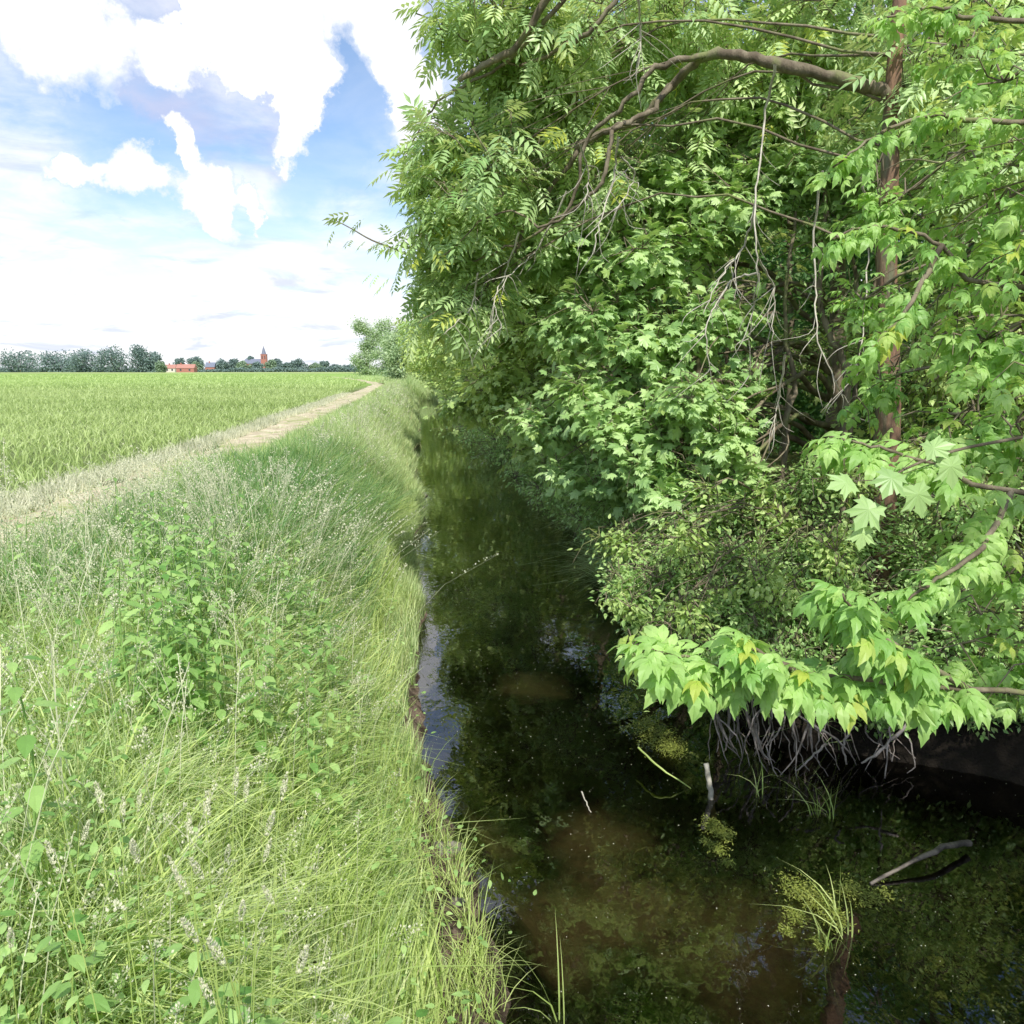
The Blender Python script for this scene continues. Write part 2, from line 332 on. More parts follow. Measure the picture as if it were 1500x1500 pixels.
T['elderleaf'] = compound('boxleaf', [(.30, 1, R(70), .8, .5), (.30, -1, R(70), .8, .5), (.52, 1, R(52), .95, .55), (.52, -1, R(52), .95, .55), (.62, 1, 0, 1.1, .6)], .62)
def stamp(tmpl, pos, axis, normal, size, rnd=None):
    """one template per row; returns V, F, rnd per face"""
    tv, tf = T[tmpl]; n = len(pos)
    ax = unit(axis); nm = normal-ax*np.sum(normal*ax, -1, keepdims=True); nm = unit(nm); sd_ = np.cross(nm, ax)
    size = np.broadcast_to(size, (n,))[:, None, None]
    V = pos[:, None]+size*(tv[None, :, :1]*ax[:, None]+tv[None, :, 1:2]*sd_[:, None]+tv[None, :, 2:]*nm[:, None])
    F = (tf[None]+(np.arange(n)*len(tv))[:, None, None]).reshape(-1, 3)
    if rnd is None: rnd = rng.random(n)
    return V.reshape(-1, 3), F, np.repeat(rnd, len(tf))
class Acc:
    def __init__(s): s.V, s.F, s.R, s.k = [], [], [], 0
    def add(s, V, F, r=None):
        s.V.append(V); s.F.append(F+s.k); s.k += len(V)
        s.R.append(r if r is not None else np.full(len(F), .5))
    def obj(s, name, mat, parent=None, **k):
        if not s.V: return None
        return meshobj(name, np.concatenate(s.V), np.concatenate(s.F), mat, parent, np.concatenate(s.R), **k)
def tube(acc, pts, r0, r1, sides=5, jit=0.0, cap=True):
    pts = np.asarray(pts, float); n = len(pts)
    tan = np.gradient(pts, axis=0); tan = unit(tan)
    ref = np.array([.3, .2, 1.]) if abs(tan[0][2]) < .8 else np.array([1., .2, 0])
    a = unit(np.cross(tan, ref)); bb = np.cross(tan, a)
    rad = np.linspace(r0, r1, n) if np.isscalar(r0) else np.asarray(r0)
    if jit: rad = rad*(1+jit*(rng.random(n)-.5))
    th = np.arange(sides)/sides*2*math.pi
    V = pts[:, None]+rad[:, None, None]*(np.cos(th)[None, :, None]*a[:, None]+np.sin(th)[None, :, None]*bb[:, None])
    if jit and sides > 6: V += rad[:, None, None]*jit*.35*(rng.random((n, sides, 1))-.5)*(V-pts[:, None])/np.maximum(rad[:, None, None], 1e-5)
    V = V.reshape(-1, 3); F = []
    for i in range(n-1):
        for j in range(sides):
            k = (j+1) % sides
            p0, p1, p2, p3 = i*sides+j, i*sides+k, (i+1)*sides+k, (i+1)*sides+j
            F += [(p0, p1, p2), (p0, p2, p3)]
    if cap:
        V = np.concatenate([V, pts[-1:]]); c0 = len(V)-1
        F += [((n-1)*sides+j, (n-1)*sides+(j+1) % sides, c0) for j in range(sides)]
    acc.add(V, np.array(F))
def curve(pts, n=8, wig=0.0):
    """Catmull-Rom through pts"""
    pts = np.asarray(pts, float); pp = np.concatenate([2*pts[:1]-pts[1:2], pts, 2*pts[-1:]-pts[-2:-1]])
    out = []
    for i in range(1, len(pp)-2):
        for t in np.linspace(0, 1, n, endpoint=False):
            a, b_, c_, d = pp[i-1], pp[i], pp[i+1], pp[i+2]
            out.append(.5*((2*b_)+(-a+c_)*t+(2*a-5*b_+4*c_-d)*t*t+(-a+3*b_-3*c_+d)*t**3))
    out.append(pts[-1]); out = np.array(out)
    if wig:
        w = rng.normal(size=out.shape)*wig; w[0] = w[-1] = 0; out = out+w
    return out

# ------------------------------------------------------------------ trees
LT = {  # leaf kind: template, size, leaves per tip, spread, droop, material
    'maple': ('maple', .115, 9, .20, .35, 'maple'),
    'maplo': ('maplo', .12, 10, .26, .35, 'maple_far'),
    'ash': ('ashleaf', .27, 3, .12, .35, 'ash'),
    'elder': ('elderleaf', .11, 5, .10, .35, 'elder'),
    'small': ('oval', .052, 19, .17, .15, 'shrub'),
    'smallfar': ('oval', .065, 14, .24, .15, 'shrub'),
    'ovate': ('ovate', .075, 10, .18, .35, 'maple_far'),
    'far': ('diamond', .15, 14, .45, .25, 'maple_far'),
    'farther': ('diamond', .24, 14, .8, .25, 'maple_far'),
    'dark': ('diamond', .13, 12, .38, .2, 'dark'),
}
def leaves(acc, tips, dirs, kind, outward, dens=1.0, sizef=1.0):
    tm, size, K, spread, droop, mat = LT[kind]; K = max(1, int(round(K*dens)))
    n = len(tips)*K
    t = np.repeat(tips, K, 0); d = np.repeat(dirs, K, 0); o = np.repeat(outward, K, 0)
    back = rng.random((n, 1))*spread*2.2
    side = rng.normal(size=(n, 3))*np.array([1, 1, .45])
    side = unit(side-d*np.sum(side*d, -1, keepdims=True))
    pos = t-d*back+side*rng.random((n, 1))*spread*.8+np.array([0, 0, -1.])*back*.15
    ax = unit(d*.55+side*.9+o*.25+np.array([0, 0, -droop*1.4])*(.4+rng.random((n, 1))))
    nm = np.array([0, 0, 1.])+o*.55+rng.normal(size=(n, 3))*.33
    s = size*sizef*(.6+.6*rng.random(n)**.8)
    V, F, r = stamp(tm, pos, ax, nm, s, np.clip(rng.random(n), 0, 1)); acc.add(V, F, r)
def make_tree(name, label, cat, base, trunk, tr0, lobes, kind, bark='bark', group=None, twig_sides=3, dens=1.0, sizef=1.0,
              sub=9, crownname='crown', limb_r=.28, limbbark=None, shell=.55, trunk_sides=10, extra=None):
    """trunk: list of points; lobes: (center, radii, number of tips)"""
    t = thing(name, label, cat, tuple(base), group)
    tp = curve(trunk, 6); acc = Acc(); tube(acc, tp, tr0, tr0*.3, trunk_sides, .12)
    acc.obj('trunk', bark, t, smooth=True)
    bacc = Acc(); lacc = Acc()
    for (c, rad, ntip) in lobes:
        c = np.asarray(c, float); rad = np.asarray(rad if np.ndim(rad) else (rad,)*3, float)
        # limb from the trunk to the lobe
        dist = np.linalg.norm((tp-c)*np.array([1, 1, .6]), axis=1)+np.where(tp[:, 2] > c[2]+.3, 3, 0)
        i0 = int(np.argmin(dist)); s = tp[i0]
        mid = (s+c)/2+np.array([0, 0, .18*np.linalg.norm(c-s)])+rng.normal(size=3)*.12
        lr = max(.012, tr0*limb_r)
        limb = curve([s, mid, c], 6, .02); tube(bacc, limb, lr, lr*.4, 5)
        # sub branches
        u = unit(rng.normal(size=(sub, 3))+np.array([0, 0, .15])); ends = c+u*rad*(.55+.3*rng.random((sub, 1)))
        nodes = [limb[len(limb)//2:]]
        for e in ends:
            st = limb[rng.integers(len(limb)//2, len(limb))]
            mm = (st+e)/2+rng.normal(size=3)*.08*np.linalg.norm(e-st)+np.array([0, 0, .06])
            pts = curve([st, mm, e], 4); tube(bacc, pts, lr*.35, lr*.12, 4); nodes.append(pts)
        nodes = np.concatenate(nodes)
        u = unit(rng.normal(size=(ntip, 3))); rr = shell+(1-shell)*rng.random((ntip, 1))**.6
        rr = np.where(rng.random((ntip, 1)) < .25, rng.random((ntip, 1)), rr)
        tips = c+u*rad*rr*(1+.18*rng.normal(size=(ntip, 1)))
        tips[:, 2] = np.maximum(tips[:, 2], .12)
        dm = np.linalg.norm(tips[:, None]-nodes[None], axis=2); near_ = nodes[np.argmin(dm, 1)]
        dirs = unit(tips-near_+u*.15); 
        if twig_sides:
            for k in range(ntip):
                a_, b_ = near_[k], tips[k]
                mm = (a_+b_)/2+np.array([0, 0, .05])+rng.normal(size=3)*.03
                tube(bacc, [a_, mm, b_], .006, .002, twig_sides, cap=False)
        leaves(lacc, tips, dirs, kind, u, dens, sizef)
    if extra: extra(bacc, lacc)
    bacc.obj('branch', limbbark or bark, t, smooth=True)
    lacc.obj(crownname, LT[kind][5], t)
    return t

# --- the near ash with the long arching limb
ASHP = lambda px, py, y: P(px, py, y)
def ash_extra(bacc, lacc):
    big = [P(1306, 138, 6.0), P(1250, 120, 6.1), P(1130, 92, 6.3), P(1040, 80, 6.5), P(985, 125, 6.8), P(935, 180, 7.0)]
    tube(bacc, curve(big, 8, .006), .052, .030, 9, .3)
    fork = [P(935, 180, 7.0), P(900, 190, 7.1), P(850, 215, 7.3), P(815, 265, 7.5), P(775, 320, 7.7), P(745, 380, 7.8), P(690, 450, 8.0), P(640, 500, 8.2)]
    tube(bacc, curve(fork, 6, .012), .035, .008, 6, .2)
    f2 = [P(1040, 80, 6.5), P(960, 100, 6.6), P(910, 160, 6.7), P(860, 205, 6.9), P(840, 290, 7.0), P(780, 345, 7.2), P(720, 370, 7.5), P(655, 400, 7.9)]
    tube(bacc, curve(f2, 6, .012), .026, .006, 6, .2)
    f3 = [P(985, 125, 6.8), P(945, 170, 6.7), P(900, 185, 6.6), P(890, 250, 6.6), P(860, 290, 6.7), P(800, 330, 6.9), P(735, 310, 7.1), P(640, 380, 7.4)]
    tube(bacc, curve(f3, 6, .012), .026, .005, 6, .2)
    # two sawn upper limbs with yellow lichen hang in from above
    g = [P(840, -60, 6.6), P(800, 0, 6.8), P(755, 70, 7.0), P(715, 92, 7.1), P(672, 118, 7.2)]
    tube(bacc, curve(g, 6, .006), .035, .026, 6, .2)
    g = [P(880, -60, 6.6), P(815, 10, 6.8), P(770, 65, 7.1), P(720, 105, 7.3), P(640, 150, 7.5), P(600, 215, 7.7)]
    tube(bacc, curve(g, 6, .006), .026, .006, 6, .2)
    g = [P(930, -60, 6.6), P(870, 40, 6.8), P(820, 70, 7.1), P(760, 95, 7.3), P(690, 60, 7.5), P(610, 20, 7.9)]
    tube(bacc, curve(g, 6, .01), .024, .006, 6, .2)
    # twig sticking out against the sky
    tw = [P(640, 400, 8.0), P(590, 370, 8.1), P(545, 352, 8.2), P(515, 335, 8.2), P(490, 322, 8.3)]
    tube(bacc, curve(tw, 4), .012, .004, 4)
    tips = np.array([P(490, 322, 8.3), P(505, 345, 8.3), P(520, 325, 8.2), P(535, 350, 8.2), P(556, 352, 8.2), P(570, 345, 8.1), P(560, 375, 8.1), P(545, 385, 8.1), P(575, 395, 8.1)])
    u = unit(np.tile(np.array([[-1., .2, .1]]), (len(tips), 1))+rng.normal(size=(len(tips), 3))*.3)
    leaves(lacc, tips, u, 'ash', u, .7, .8)
ashl = []
for (px, py, y, r, n) in [(755, 110, 7.9, .70, 100), (695, 20, 7.6, .6, 70), (800, 190, 8.2, .8, 120), (870, 90, 8.1, .85, 110), (960, 40, 8.0, .9, 110), (1080, 140, 8.2, .9, 100),
                           (705, 250, 7.6, .75, 120), (670, 330, 7.8, .55, 90), (770, 330, 8.3, .75, 100), (675, 430, 8.0, .55, 90), (860, 260, 8.0, .6, 60), (1200, 50, 7.8, .8, 90), (1230, 220, 7.6, .6, 60), (780, 10, 7.4, .8, 90),
                           (1000, 230, 8.3, .6, 60), (1400, 100, 6.2, .9, 100), (1450, 250, 6.0, .7, 80), (655, 215, 8.0, .45, 60)]:
    ashl.append((P(px, py, y), (r, r, r*.75), n))
for (c, r, n) in [((1.9, 9.4, 6.9), 1.1, 80), ((3.8, 7.5, 7.8), 1.3, 70), ((5.2, 6.0, 7.2), 1.4, 70)]:
    ashl.append((np.array(c), (r, r, r*.8), n))
make_tree('ash_tree', 'red-brown ash trunk at the right with a long bare limb arching over the stream', 'tree', (float(P(1296, 720, 6.0)[0]), 6.0, .8),
          [np.array([P(1296, 720, 6.0)[0]+.03, 6.0, .5]), P(1297, 720, 6.0), P(1303, 580, 6.0), P(1299, 420, 6.02), P(1303, 260, 6.0), P(1308, 130, 6.0), P(1322, -40, 6.05), (3.9, 6.3, 7.4), (3.6, 6.5, 8.6)], .105, ashl, 'ash', 'redbark', extra=ash_extra, sub=8, limb_r=.11, limbbark='bark')

# --- broad-leaved maple in front of the dark thicket
ml = []
for (px, py, y, r, n) in [(1010, 590, 6.9, .55, 80), (930, 640, 7.2, .55, 80), (1060, 640, 6.7, .42, 50), (960, 690, 6.9, .42, 45), (880, 580, 7.6, .6, 80), (960, 500, 7.5, .7, 90), (1040, 470, 7.4, .5, 45),
                           (870, 460, 8.0, .8, 100), (960, 370, 7.8, .8, 100), (850, 360, 8.2, .8, 100), (1060, 300, 8.0, .8, 90), (1160, 260, 7.8, .7, 70), (940, 260, 8.2, .7, 80), (800, 620, 8.3, .5, 60), (1080, 560, 7.2, .35, 28),
                           (900, 700, 7.6, .4, 40), (1110, 180, 8.3, .8, 80), (1230, 330, 7.6, .5, 40), (1000, 730, 6.7, .34, 34), (1080, 700, 6.8, .32, 30), (840, 690, 8.0, .4, 40)]:
    ml.append((P(px, py, y), (r, r, r*.6), n))
ml += [(np.array((4.4, 9, 6.5)), (1.6, 1.6, 1.3), 110), (np.array((3.0, 9.2, 6.6)), (1.4, 1.4, 1.1), 100), (np.array((4.5, 8.5, 8.5)), (1.6, 1.6, 1.2), 100)]
make_tree('maple_tree', 'near maple with large five-pointed dark green leaves spread in layers above the water', 'tree', (4.9, 8.6, .9),
          [(4.9, 8.6, .5), (4.8, 8.5, 2), (4.7, 8.5, 4), (4.4, 8.6, 6.5), (4.4, 8.6, 8.6)], .13, ml, 'maple', sub=7, dens=1.0)

# --- second maple behind it, lighter and finer
ml = []
for (px, py, y, r, n) in [(760, 560, 11.5, .9, 150), (820, 480, 11, .9, 140), (720, 480, 12, .9, 140), (760, 400, 11.5, 1.0, 150), (820, 330, 11, 1.0, 110), (700, 390, 12.5, .9, 120), (700, 580, 13, .8, 120),
                           (800, 640, 10.5, .6, 90), (850, 560, 10, .6, 70), (720, 310, 12, 1.0, 120), (900, 420, 10.5, .9, 80)]:
    ml.append((P(px, py, y), (r, r, r*.7), n))
ml += [(np.array((2.4, 12, 6.2)), 1.5, 120), (np.array((4.4, 12, 7.6)), 1.8, 120), (np.array((1.3, 12.6, 5.0)), 1.0, 90), (np.array((4.6, 12.2, 5.2)), 1.6, 90)]
make_tree('maple_tree', 'yellow-green maple leaning over the stream behind the large-leaved one, its lowest leaves near the water', 'tree', (4.8, 12.2, 1),
          [(4.8, 12.2, .5), (4.6, 12.2, 2.2), (4.2, 12.2, 4.5), (3.9, 12.2, 7.6)], .14, ml, 'maplo', sub=8, dens=1.0)

# --- the row running on down the stream
rows = [
    (17.0, 9.0, 'maplo', 1.0, -.1, 'leafy bank tree whose crown reaches past midstream beyond the second maple'),
    (22.0, 9.5, 'far', 1.0, -.35, 'dense green tree in the stream-side row, third crown back from the maples'),
    (28.0, 10.0, 'far', 1.15, -.7, 'bushy tree of the stream-side row whose leaves stand out against the pale sky'),
    (35.0, 10.0, 'far', 1.3, -.5, 'mid-distance tree of the stream-side row, low branches sweeping the dark water'),
    (44.0, 9.5, 'farther', 1.0, -.9, 'tree in the distant half of the stream-side row just right of the path end'),
    (56.0, 9.5, 'farther', 1.15, -1.2, 'smaller tree far down the stream-side row where the water narrows'),
    (72.0, 9.5, 'farther', 1.3, -1.3, 'last full crown of the stream-side row before the pale poplars'),
]
for (y, h, kind, sf, xl, lab) in rows:
    bx = 4.4; lob = []
    k = 15
    for i in range(k):
        z = 1.0+(h-1.8)*(i+.5)/k
        reach = (bx-xl-.9)*(math.sin(math.pi*min(1, (z+.8)/h)**.8)*.45+.5)
        if z < 2.6: reach *= .62
        a = rng.random()
        cxp = bx-reach*(.35+.65*(i % 3)/2.); r = .95+.5*rng.random()
        lob.append((np.array((cxp, y+rng.normal()*1.6*(1 if y > 20 else .6), z)), (r, r*1.15, r*.85), int((46 if kind != 'farther' else 26))))
    for i in range(4): lob.append((np.array((bx+.5+rng.random()*2, y+rng.normal(), 2+(h-2)*rng.random())), 1.7, 26))
    make_tree('bank_tree', lab, 'tree', (bx, y, 1.1), [(bx, y, .6), (bx-.1, y, 2.5), (bx-.3, y+.1, h*.55), (bx-.4, y, h*.9)], .15, lob, kind, sub=5, twig_sides=3 if y < 25 else 0, dens=1.25, sizef=sf, group=None)

# --- second rank behind, seen through the gaps
for i, (x, y, lab) in enumerate([(6.6, 8.0, 'slender trunk with dark leaves in the thicket behind the large-leaved maple'), (7.6, 10.6, 'shaded tree at the back of the thicket right of the dead hanging twigs'),
                                 (8.6, 6.6, 'shaded tree behind the red-brown ash trunk'), (7.6, 15.5, 'dark-leaved tree behind the second maple'), (8.0, 21., 'dark-leaved tree behind the stream-side row'),
                                 (9.5, 13, 'deep shaded tree closing the gaps of the thicket')]):
    lob = []
    for k in range(13):
        lob.append((np.array((x+rng.normal()*1.0, y+rng.normal()*1.0, 1.5+8*(k+.5)/13)), (1.4, 1.4, 1.0), 34))
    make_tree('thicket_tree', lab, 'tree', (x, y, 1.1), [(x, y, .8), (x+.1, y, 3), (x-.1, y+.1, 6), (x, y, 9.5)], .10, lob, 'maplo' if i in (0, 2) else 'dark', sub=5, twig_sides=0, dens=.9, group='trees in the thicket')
for i, (x, y, r_, lab) in enumerate([(11, 7.5, 2.2, 'wide dark tree deep in the wood right of the ash trunk'), (12, 11, 2.2, 'wide dark tree deep in the wood behind the bare stems'), (12, 16, 2.4, 'dark wood tree behind the dead hanging twigs'), (13, 23, 2.6, 'dark wood tree behind the second maple'), (13, 32, 2.8, 'dark wood tree behind the middle of the row'), (9.5, 28, 2.2, 'dark wood tree close behind the row'), (9, 3.5, 1.8, 'dark wood tree nearest the right edge')]):
    lob = [(np.array((x+rng.normal()*1.3, y+rng.normal()*1.3, 1.0+9.5*(k+.5)/16)), (r_, r_, r_*.7), 46) for k in range(16)]
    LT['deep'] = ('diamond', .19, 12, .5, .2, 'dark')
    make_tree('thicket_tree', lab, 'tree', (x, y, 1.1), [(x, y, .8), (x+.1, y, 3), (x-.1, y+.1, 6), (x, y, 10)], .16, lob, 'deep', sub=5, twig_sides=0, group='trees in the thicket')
for (x, y, lab) in [(6.0, 7.2, 'shaded bush filling the thicket floor under the bare stems'), (6.3, 9.8, 'shaded bush on the thicket floor behind the large-leaved maple'), (7.5, 5.8, 'shaded bush on the thicket floor beside the ash trunk')]:
    lob = [(np.array((x+rng.normal()*.7, y+rng.normal()*.7, 1.3+2.6*rng.random())), (.9, .9, .7), 60) for k in range(9)]
    make_tree('shrub', lab, 'shrub', (x, y, 1.1), [(x, y, .9), (x, y, 1.6), (x+.1, y, 2.6)], .03, lob, 'ovate', sub=6, twig_sides=3, dens=1., trunk_sides=6, crownname='foliage')
lob = [(np.array((4.5+rng.normal()*.8, -1.4+rng.normal()*.8, 3.0+5.5*(k+.5)/14)), (1.2, 1.2, .9), 60) for k in range(14)]  # extra tree out of view, placed to shade the lower right water
make_tree('bank_tree', 'unseen leafy tree added behind the viewpoint to shade the near right water', 'tree', (5.2, -1.5, 1.1), [(5.2, -1.5, .8), (5.1, -1.5, 3), (4.8, -1.4, 6), (4.6, -1.4, 8.5)], .16, lob, 'maplo', sub=5, twig_sides=0)
a_ = Acc(); n = 110000
yv_ = -2+80*rng.random(n)
p_ = np.stack([13-4.8*sm(yv_, 12, 17)+13*rng.random(n)**1.3, yv_, 1.2+11.5*rng.random(n)], -1); p_[:, 2] -= np.maximum(0, wob(p_[:, 0], p_[:, 1], .8))*2*(p_[:, 2] > 9)
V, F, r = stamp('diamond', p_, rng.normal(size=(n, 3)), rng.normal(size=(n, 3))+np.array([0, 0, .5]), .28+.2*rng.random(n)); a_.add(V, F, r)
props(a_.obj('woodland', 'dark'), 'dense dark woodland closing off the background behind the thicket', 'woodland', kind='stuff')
# bare leaning stems standing in the gap
stems = [((1160, 720), (1150, 640), (1165, 560), (1150, 470), 7.3, .035, 'crooked bare stem left of the twin stems in the thicket gap'),
         ((1245, 640), (1240, 560), (1215, 490), (1200, 400), 7.2, .045, 'thickest bare stem in the gap beside the ash trunk, forked low down'),
         ((1240, 620), (1255, 540), (1262, 470), (1250, 350), 7.5, .03, 'straight bare stem rising just right of the thickest one'),
         ((1075, 760), (1070, 690), (1085, 620), (1065, 540), 8.0, .04, 'dark stem behind the large maple leaves'),
         ((1285, 620), (1290, 540), (1280, 460), (1285, 380), 7.9, .03, 'thin stem against the ash trunk edge')]
for (a, b1, c1, d1, y, r, lab) in stems:
    pts = [P(*a, y), P(*b1, y), P(*c1, y+.1), P(*d1, y+.2), P(d1[0]+15, d1[1]-160, y+.3)]
    pts[0] = np.array([pts[0][0], pts[0][1], min(pts[0][2], .95)])
    t = thing('sapling', lab, 'tree', tuple(pts[0]), 'bare stems in the thicket gap')
    a_ = Acc(); cv = curve(pts, 6, .012); tube(a_, cv, r, r*.45, 7, .2); a_.obj('trunk', 'bark', t, smooth=True)
    ac = Acc(); la = Acc(); tips, us = [], []
    for k in range(16):
        s = cv[rng.integers(len(cv)//3, len(cv))]; u = unit(rng.normal(size=3)*np.array([1, 1, .5])+np.array([0, 0, .2])); e = s+u*(.35+.5*rng.random())
        tube(ac, curve([s, (s+e)/2+rng.normal(size=3)*.05, e], 3), .007, .002, 3); tips.append(e); us.append(u)
    ac.obj('branch', 'bark', t, smooth=True)
    leaves(la, np.array(tips), np.array(us), 'small', np.array(us), 1.0, 1.2); la.obj('crown', 'shrub', t)

# --- dead hanging twigs
def dead(lab, starts, y0):
    t = thing('dead_branch', lab, 'dead branch', tuple(P(*starts[0][0], y0)), 'dead twigs hanging from the canopy')
    a_ = Acc()
    for poly in starts:
        pts = curve([P(px, py, y0+.25*math.sin(i*1.3)) for i, (px, py) in enumerate(poly)], 6, .006)
        tube(a_, pts, .010, .003, 5, .2)
        for k in range(9):
            i = rng.integers(len(pts)//4, len(pts)); s = pts[i]
            u = unit(np.array([rng.normal()*.8, rng.normal()*.3, -1.0])); L = .12+.35*rng.random()
            e = s+u*L; tube(a_, curve([s, (s+e)/2+rng.normal(size=3)*.04, e], 3), .0045, .0015, 3)
    a_.obj('twig', 'deadwood', t, smooth=True)
dead('pale dead branch hanging straight down in front of the dark gap', [[(1135, 95), (1122, 160), (1112, 250), (1105, 330), (1110, 400), (1100, 470), (1098, 550)], [(1110, 400), (1075, 410), (1050, 445), (1035, 480), (1040, 540)], [(1108, 300), (1090, 360), (1060, 400), (1030, 460)], [(1112, 380), (1135, 430), (1130, 500)]], 5.6)
dead('bleached dead twigs drooping between the ash limb and the maple leaves', [[(905, 200), (900, 260), (880, 320), (870, 370)], [(850, 210), (862, 260), (858, 300)], [(910, 230), (930, 260), (900, 310)], [(935, 0), (938, 50), (935, 85)]], 6.2)
dead('long thin dead twig hanging beside the bare stems', [[(1205, 250), (1192, 340), (1195, 420), (1200, 500), (1225, 560), (1240, 590)], [(1262, 260), (1272, 340), (1270, 420), (1262, 500), (1245, 560)], [(1150, 520), (1140, 590), (1130, 640)]], 5.9)
dead('dead twigs trailing from the tip of the ash limb over midstream', [[(760, 340), (740, 400), (725, 440), (735, 480)], [(700, 400), (690, 450), (650, 490)], [(830, 280), (790, 360), (750, 400), (720, 440)]], 7.2)

# --- shrubs on the right bank
def shrub(lab, base, lobes, kind='small', dens=1.0, sizef=1.0, group='shrubs on the right bank', sub=8, name='shrub'):
    base = np.asarray(base, float)
    return make_tree(name, lab, 'shrub', tuple(base), [base, base+np.array([0, 0, .3]), base+np.array([-.1, 0, .7])], .03, lobes, kind, sub=sub, dens=dens, sizef=sizef, group=group, trunk_sides=6, crownname='foliage', shell=.6)
def lobesP(lst, flat=.8): return [(P(px, py, y), (r, r, r*flat), n) for (px, py, y, r, n) in lst]
shrub('fine-leaved shrub mounded above the dark water right under the maple leaves', (3.6, 6.9, .6), lobesP([(1000, 850, 6.2, .50, 150), (1090, 830, 6.2, .5, 150), (960, 800, 6.8, .42, 110), (1060, 900, 5.8, .42, 130), (950, 900, 6.0, .32, 90), (1150, 880, 5.8, .45, 120), (1180, 800, 6.2, .45, 110), (1010, 770, 6.7, .42, 110), (1090, 745, 6.8, .42, 100), (930, 860, 6.1, .34, 90), (970, 970, 5.5, .3, 90), (1060, 980, 5.4, .34, 90), (1150, 980, 5.3, .36, 90)]))
shrub('dense small-leaved shrub filling the bank under the ash trunk at the right', (4.3, 6.2, .8), lobesP([(1250, 780, 6.0, .5, 120), (1230, 880, 5.6, .45, 110), (1280, 950, 5.3, .45, 100), (1350, 820, 5.8, .6, 130), (1420, 900, 5.3, .6, 120), (1200, 700, 6.4, .45, 90), (1300, 700, 6.2, .5, 90), (1100, 740, 6.8, .45, 90), (1450, 750, 5.5, .6, 100), (1345, 1000, 5.3, .36, 110), (1410, 1010, 5.1, .36, 110), (1475, 1010, 5.0, .36, 110), (1290, 1030, 5.2, .26, 70)]))
shrub('loose broad-leaved bramble straggling over the shrub mounds below the maple', (3.7, 6.6, .7), lobesP([(1000, 790, 5.8, .36, 34), (925, 880, 5.7, .26, 22), (1120, 850, 5.5, .34, 30), (1210, 800, 5.6, .36, 34), (905, 800, 6.6, .34, 30), (1040, 735, 6.5, .34, 34), (1140, 750, 6.3, .34, 34), (950, 960, 5.3, .22, 18), (1010, 900, 5.4, .28, 22), (1240, 700, 6.0, .36, 34)]), 'ovate', .9, .85, sub=6, name='bramble')
shrub('pale small-leaved shrub beside the water below the second maple', (4.3, 9.6, .7), lobesP([(880, 740, 8.6, .55, 140), (850, 690, 9.5, .6, 130), (960, 750, 7.8, .5, 120), (1000, 700, 7.6, .5, 100), (920, 800, 7.6, .4, 110)]))
shrub('grey-green shrub trailing into the water in mid-distance', (4.4, 13.5, .7), lobesP([(795, 685, 11, .6, 150), (750, 650, 13, .75, 150), (820, 720, 10, .5, 110), (705, 625, 16, .8, 110), (850, 730, 9.9, .45, 110), (760, 630, 15, .8, 110)]), 'smallfar')
for (y, lab) in [(18, 'low bush where the right bank meets the water, halfway down the visible stream'), (24, 'low bush on the right bank past the halfway one'), (31, 'shadowed low bush on the right bank further off'), (41, 'small low bush on the right bank near where the stream disappears'), (53, 'furthest low bush on the right bank')]:
    lob = [(np.array((3.35-.4*(y < 26)+rng.normal()*.35, y+rng.normal()*1.6, .8+.7*rng.random())), (.7+.4*rng.random(), 1.2, .6), 60) for _ in range(5)]
    shrub(lab, (4.2, y, 1.0), lob, 'smallfar', .9, 1.0+y/45, sub=5)

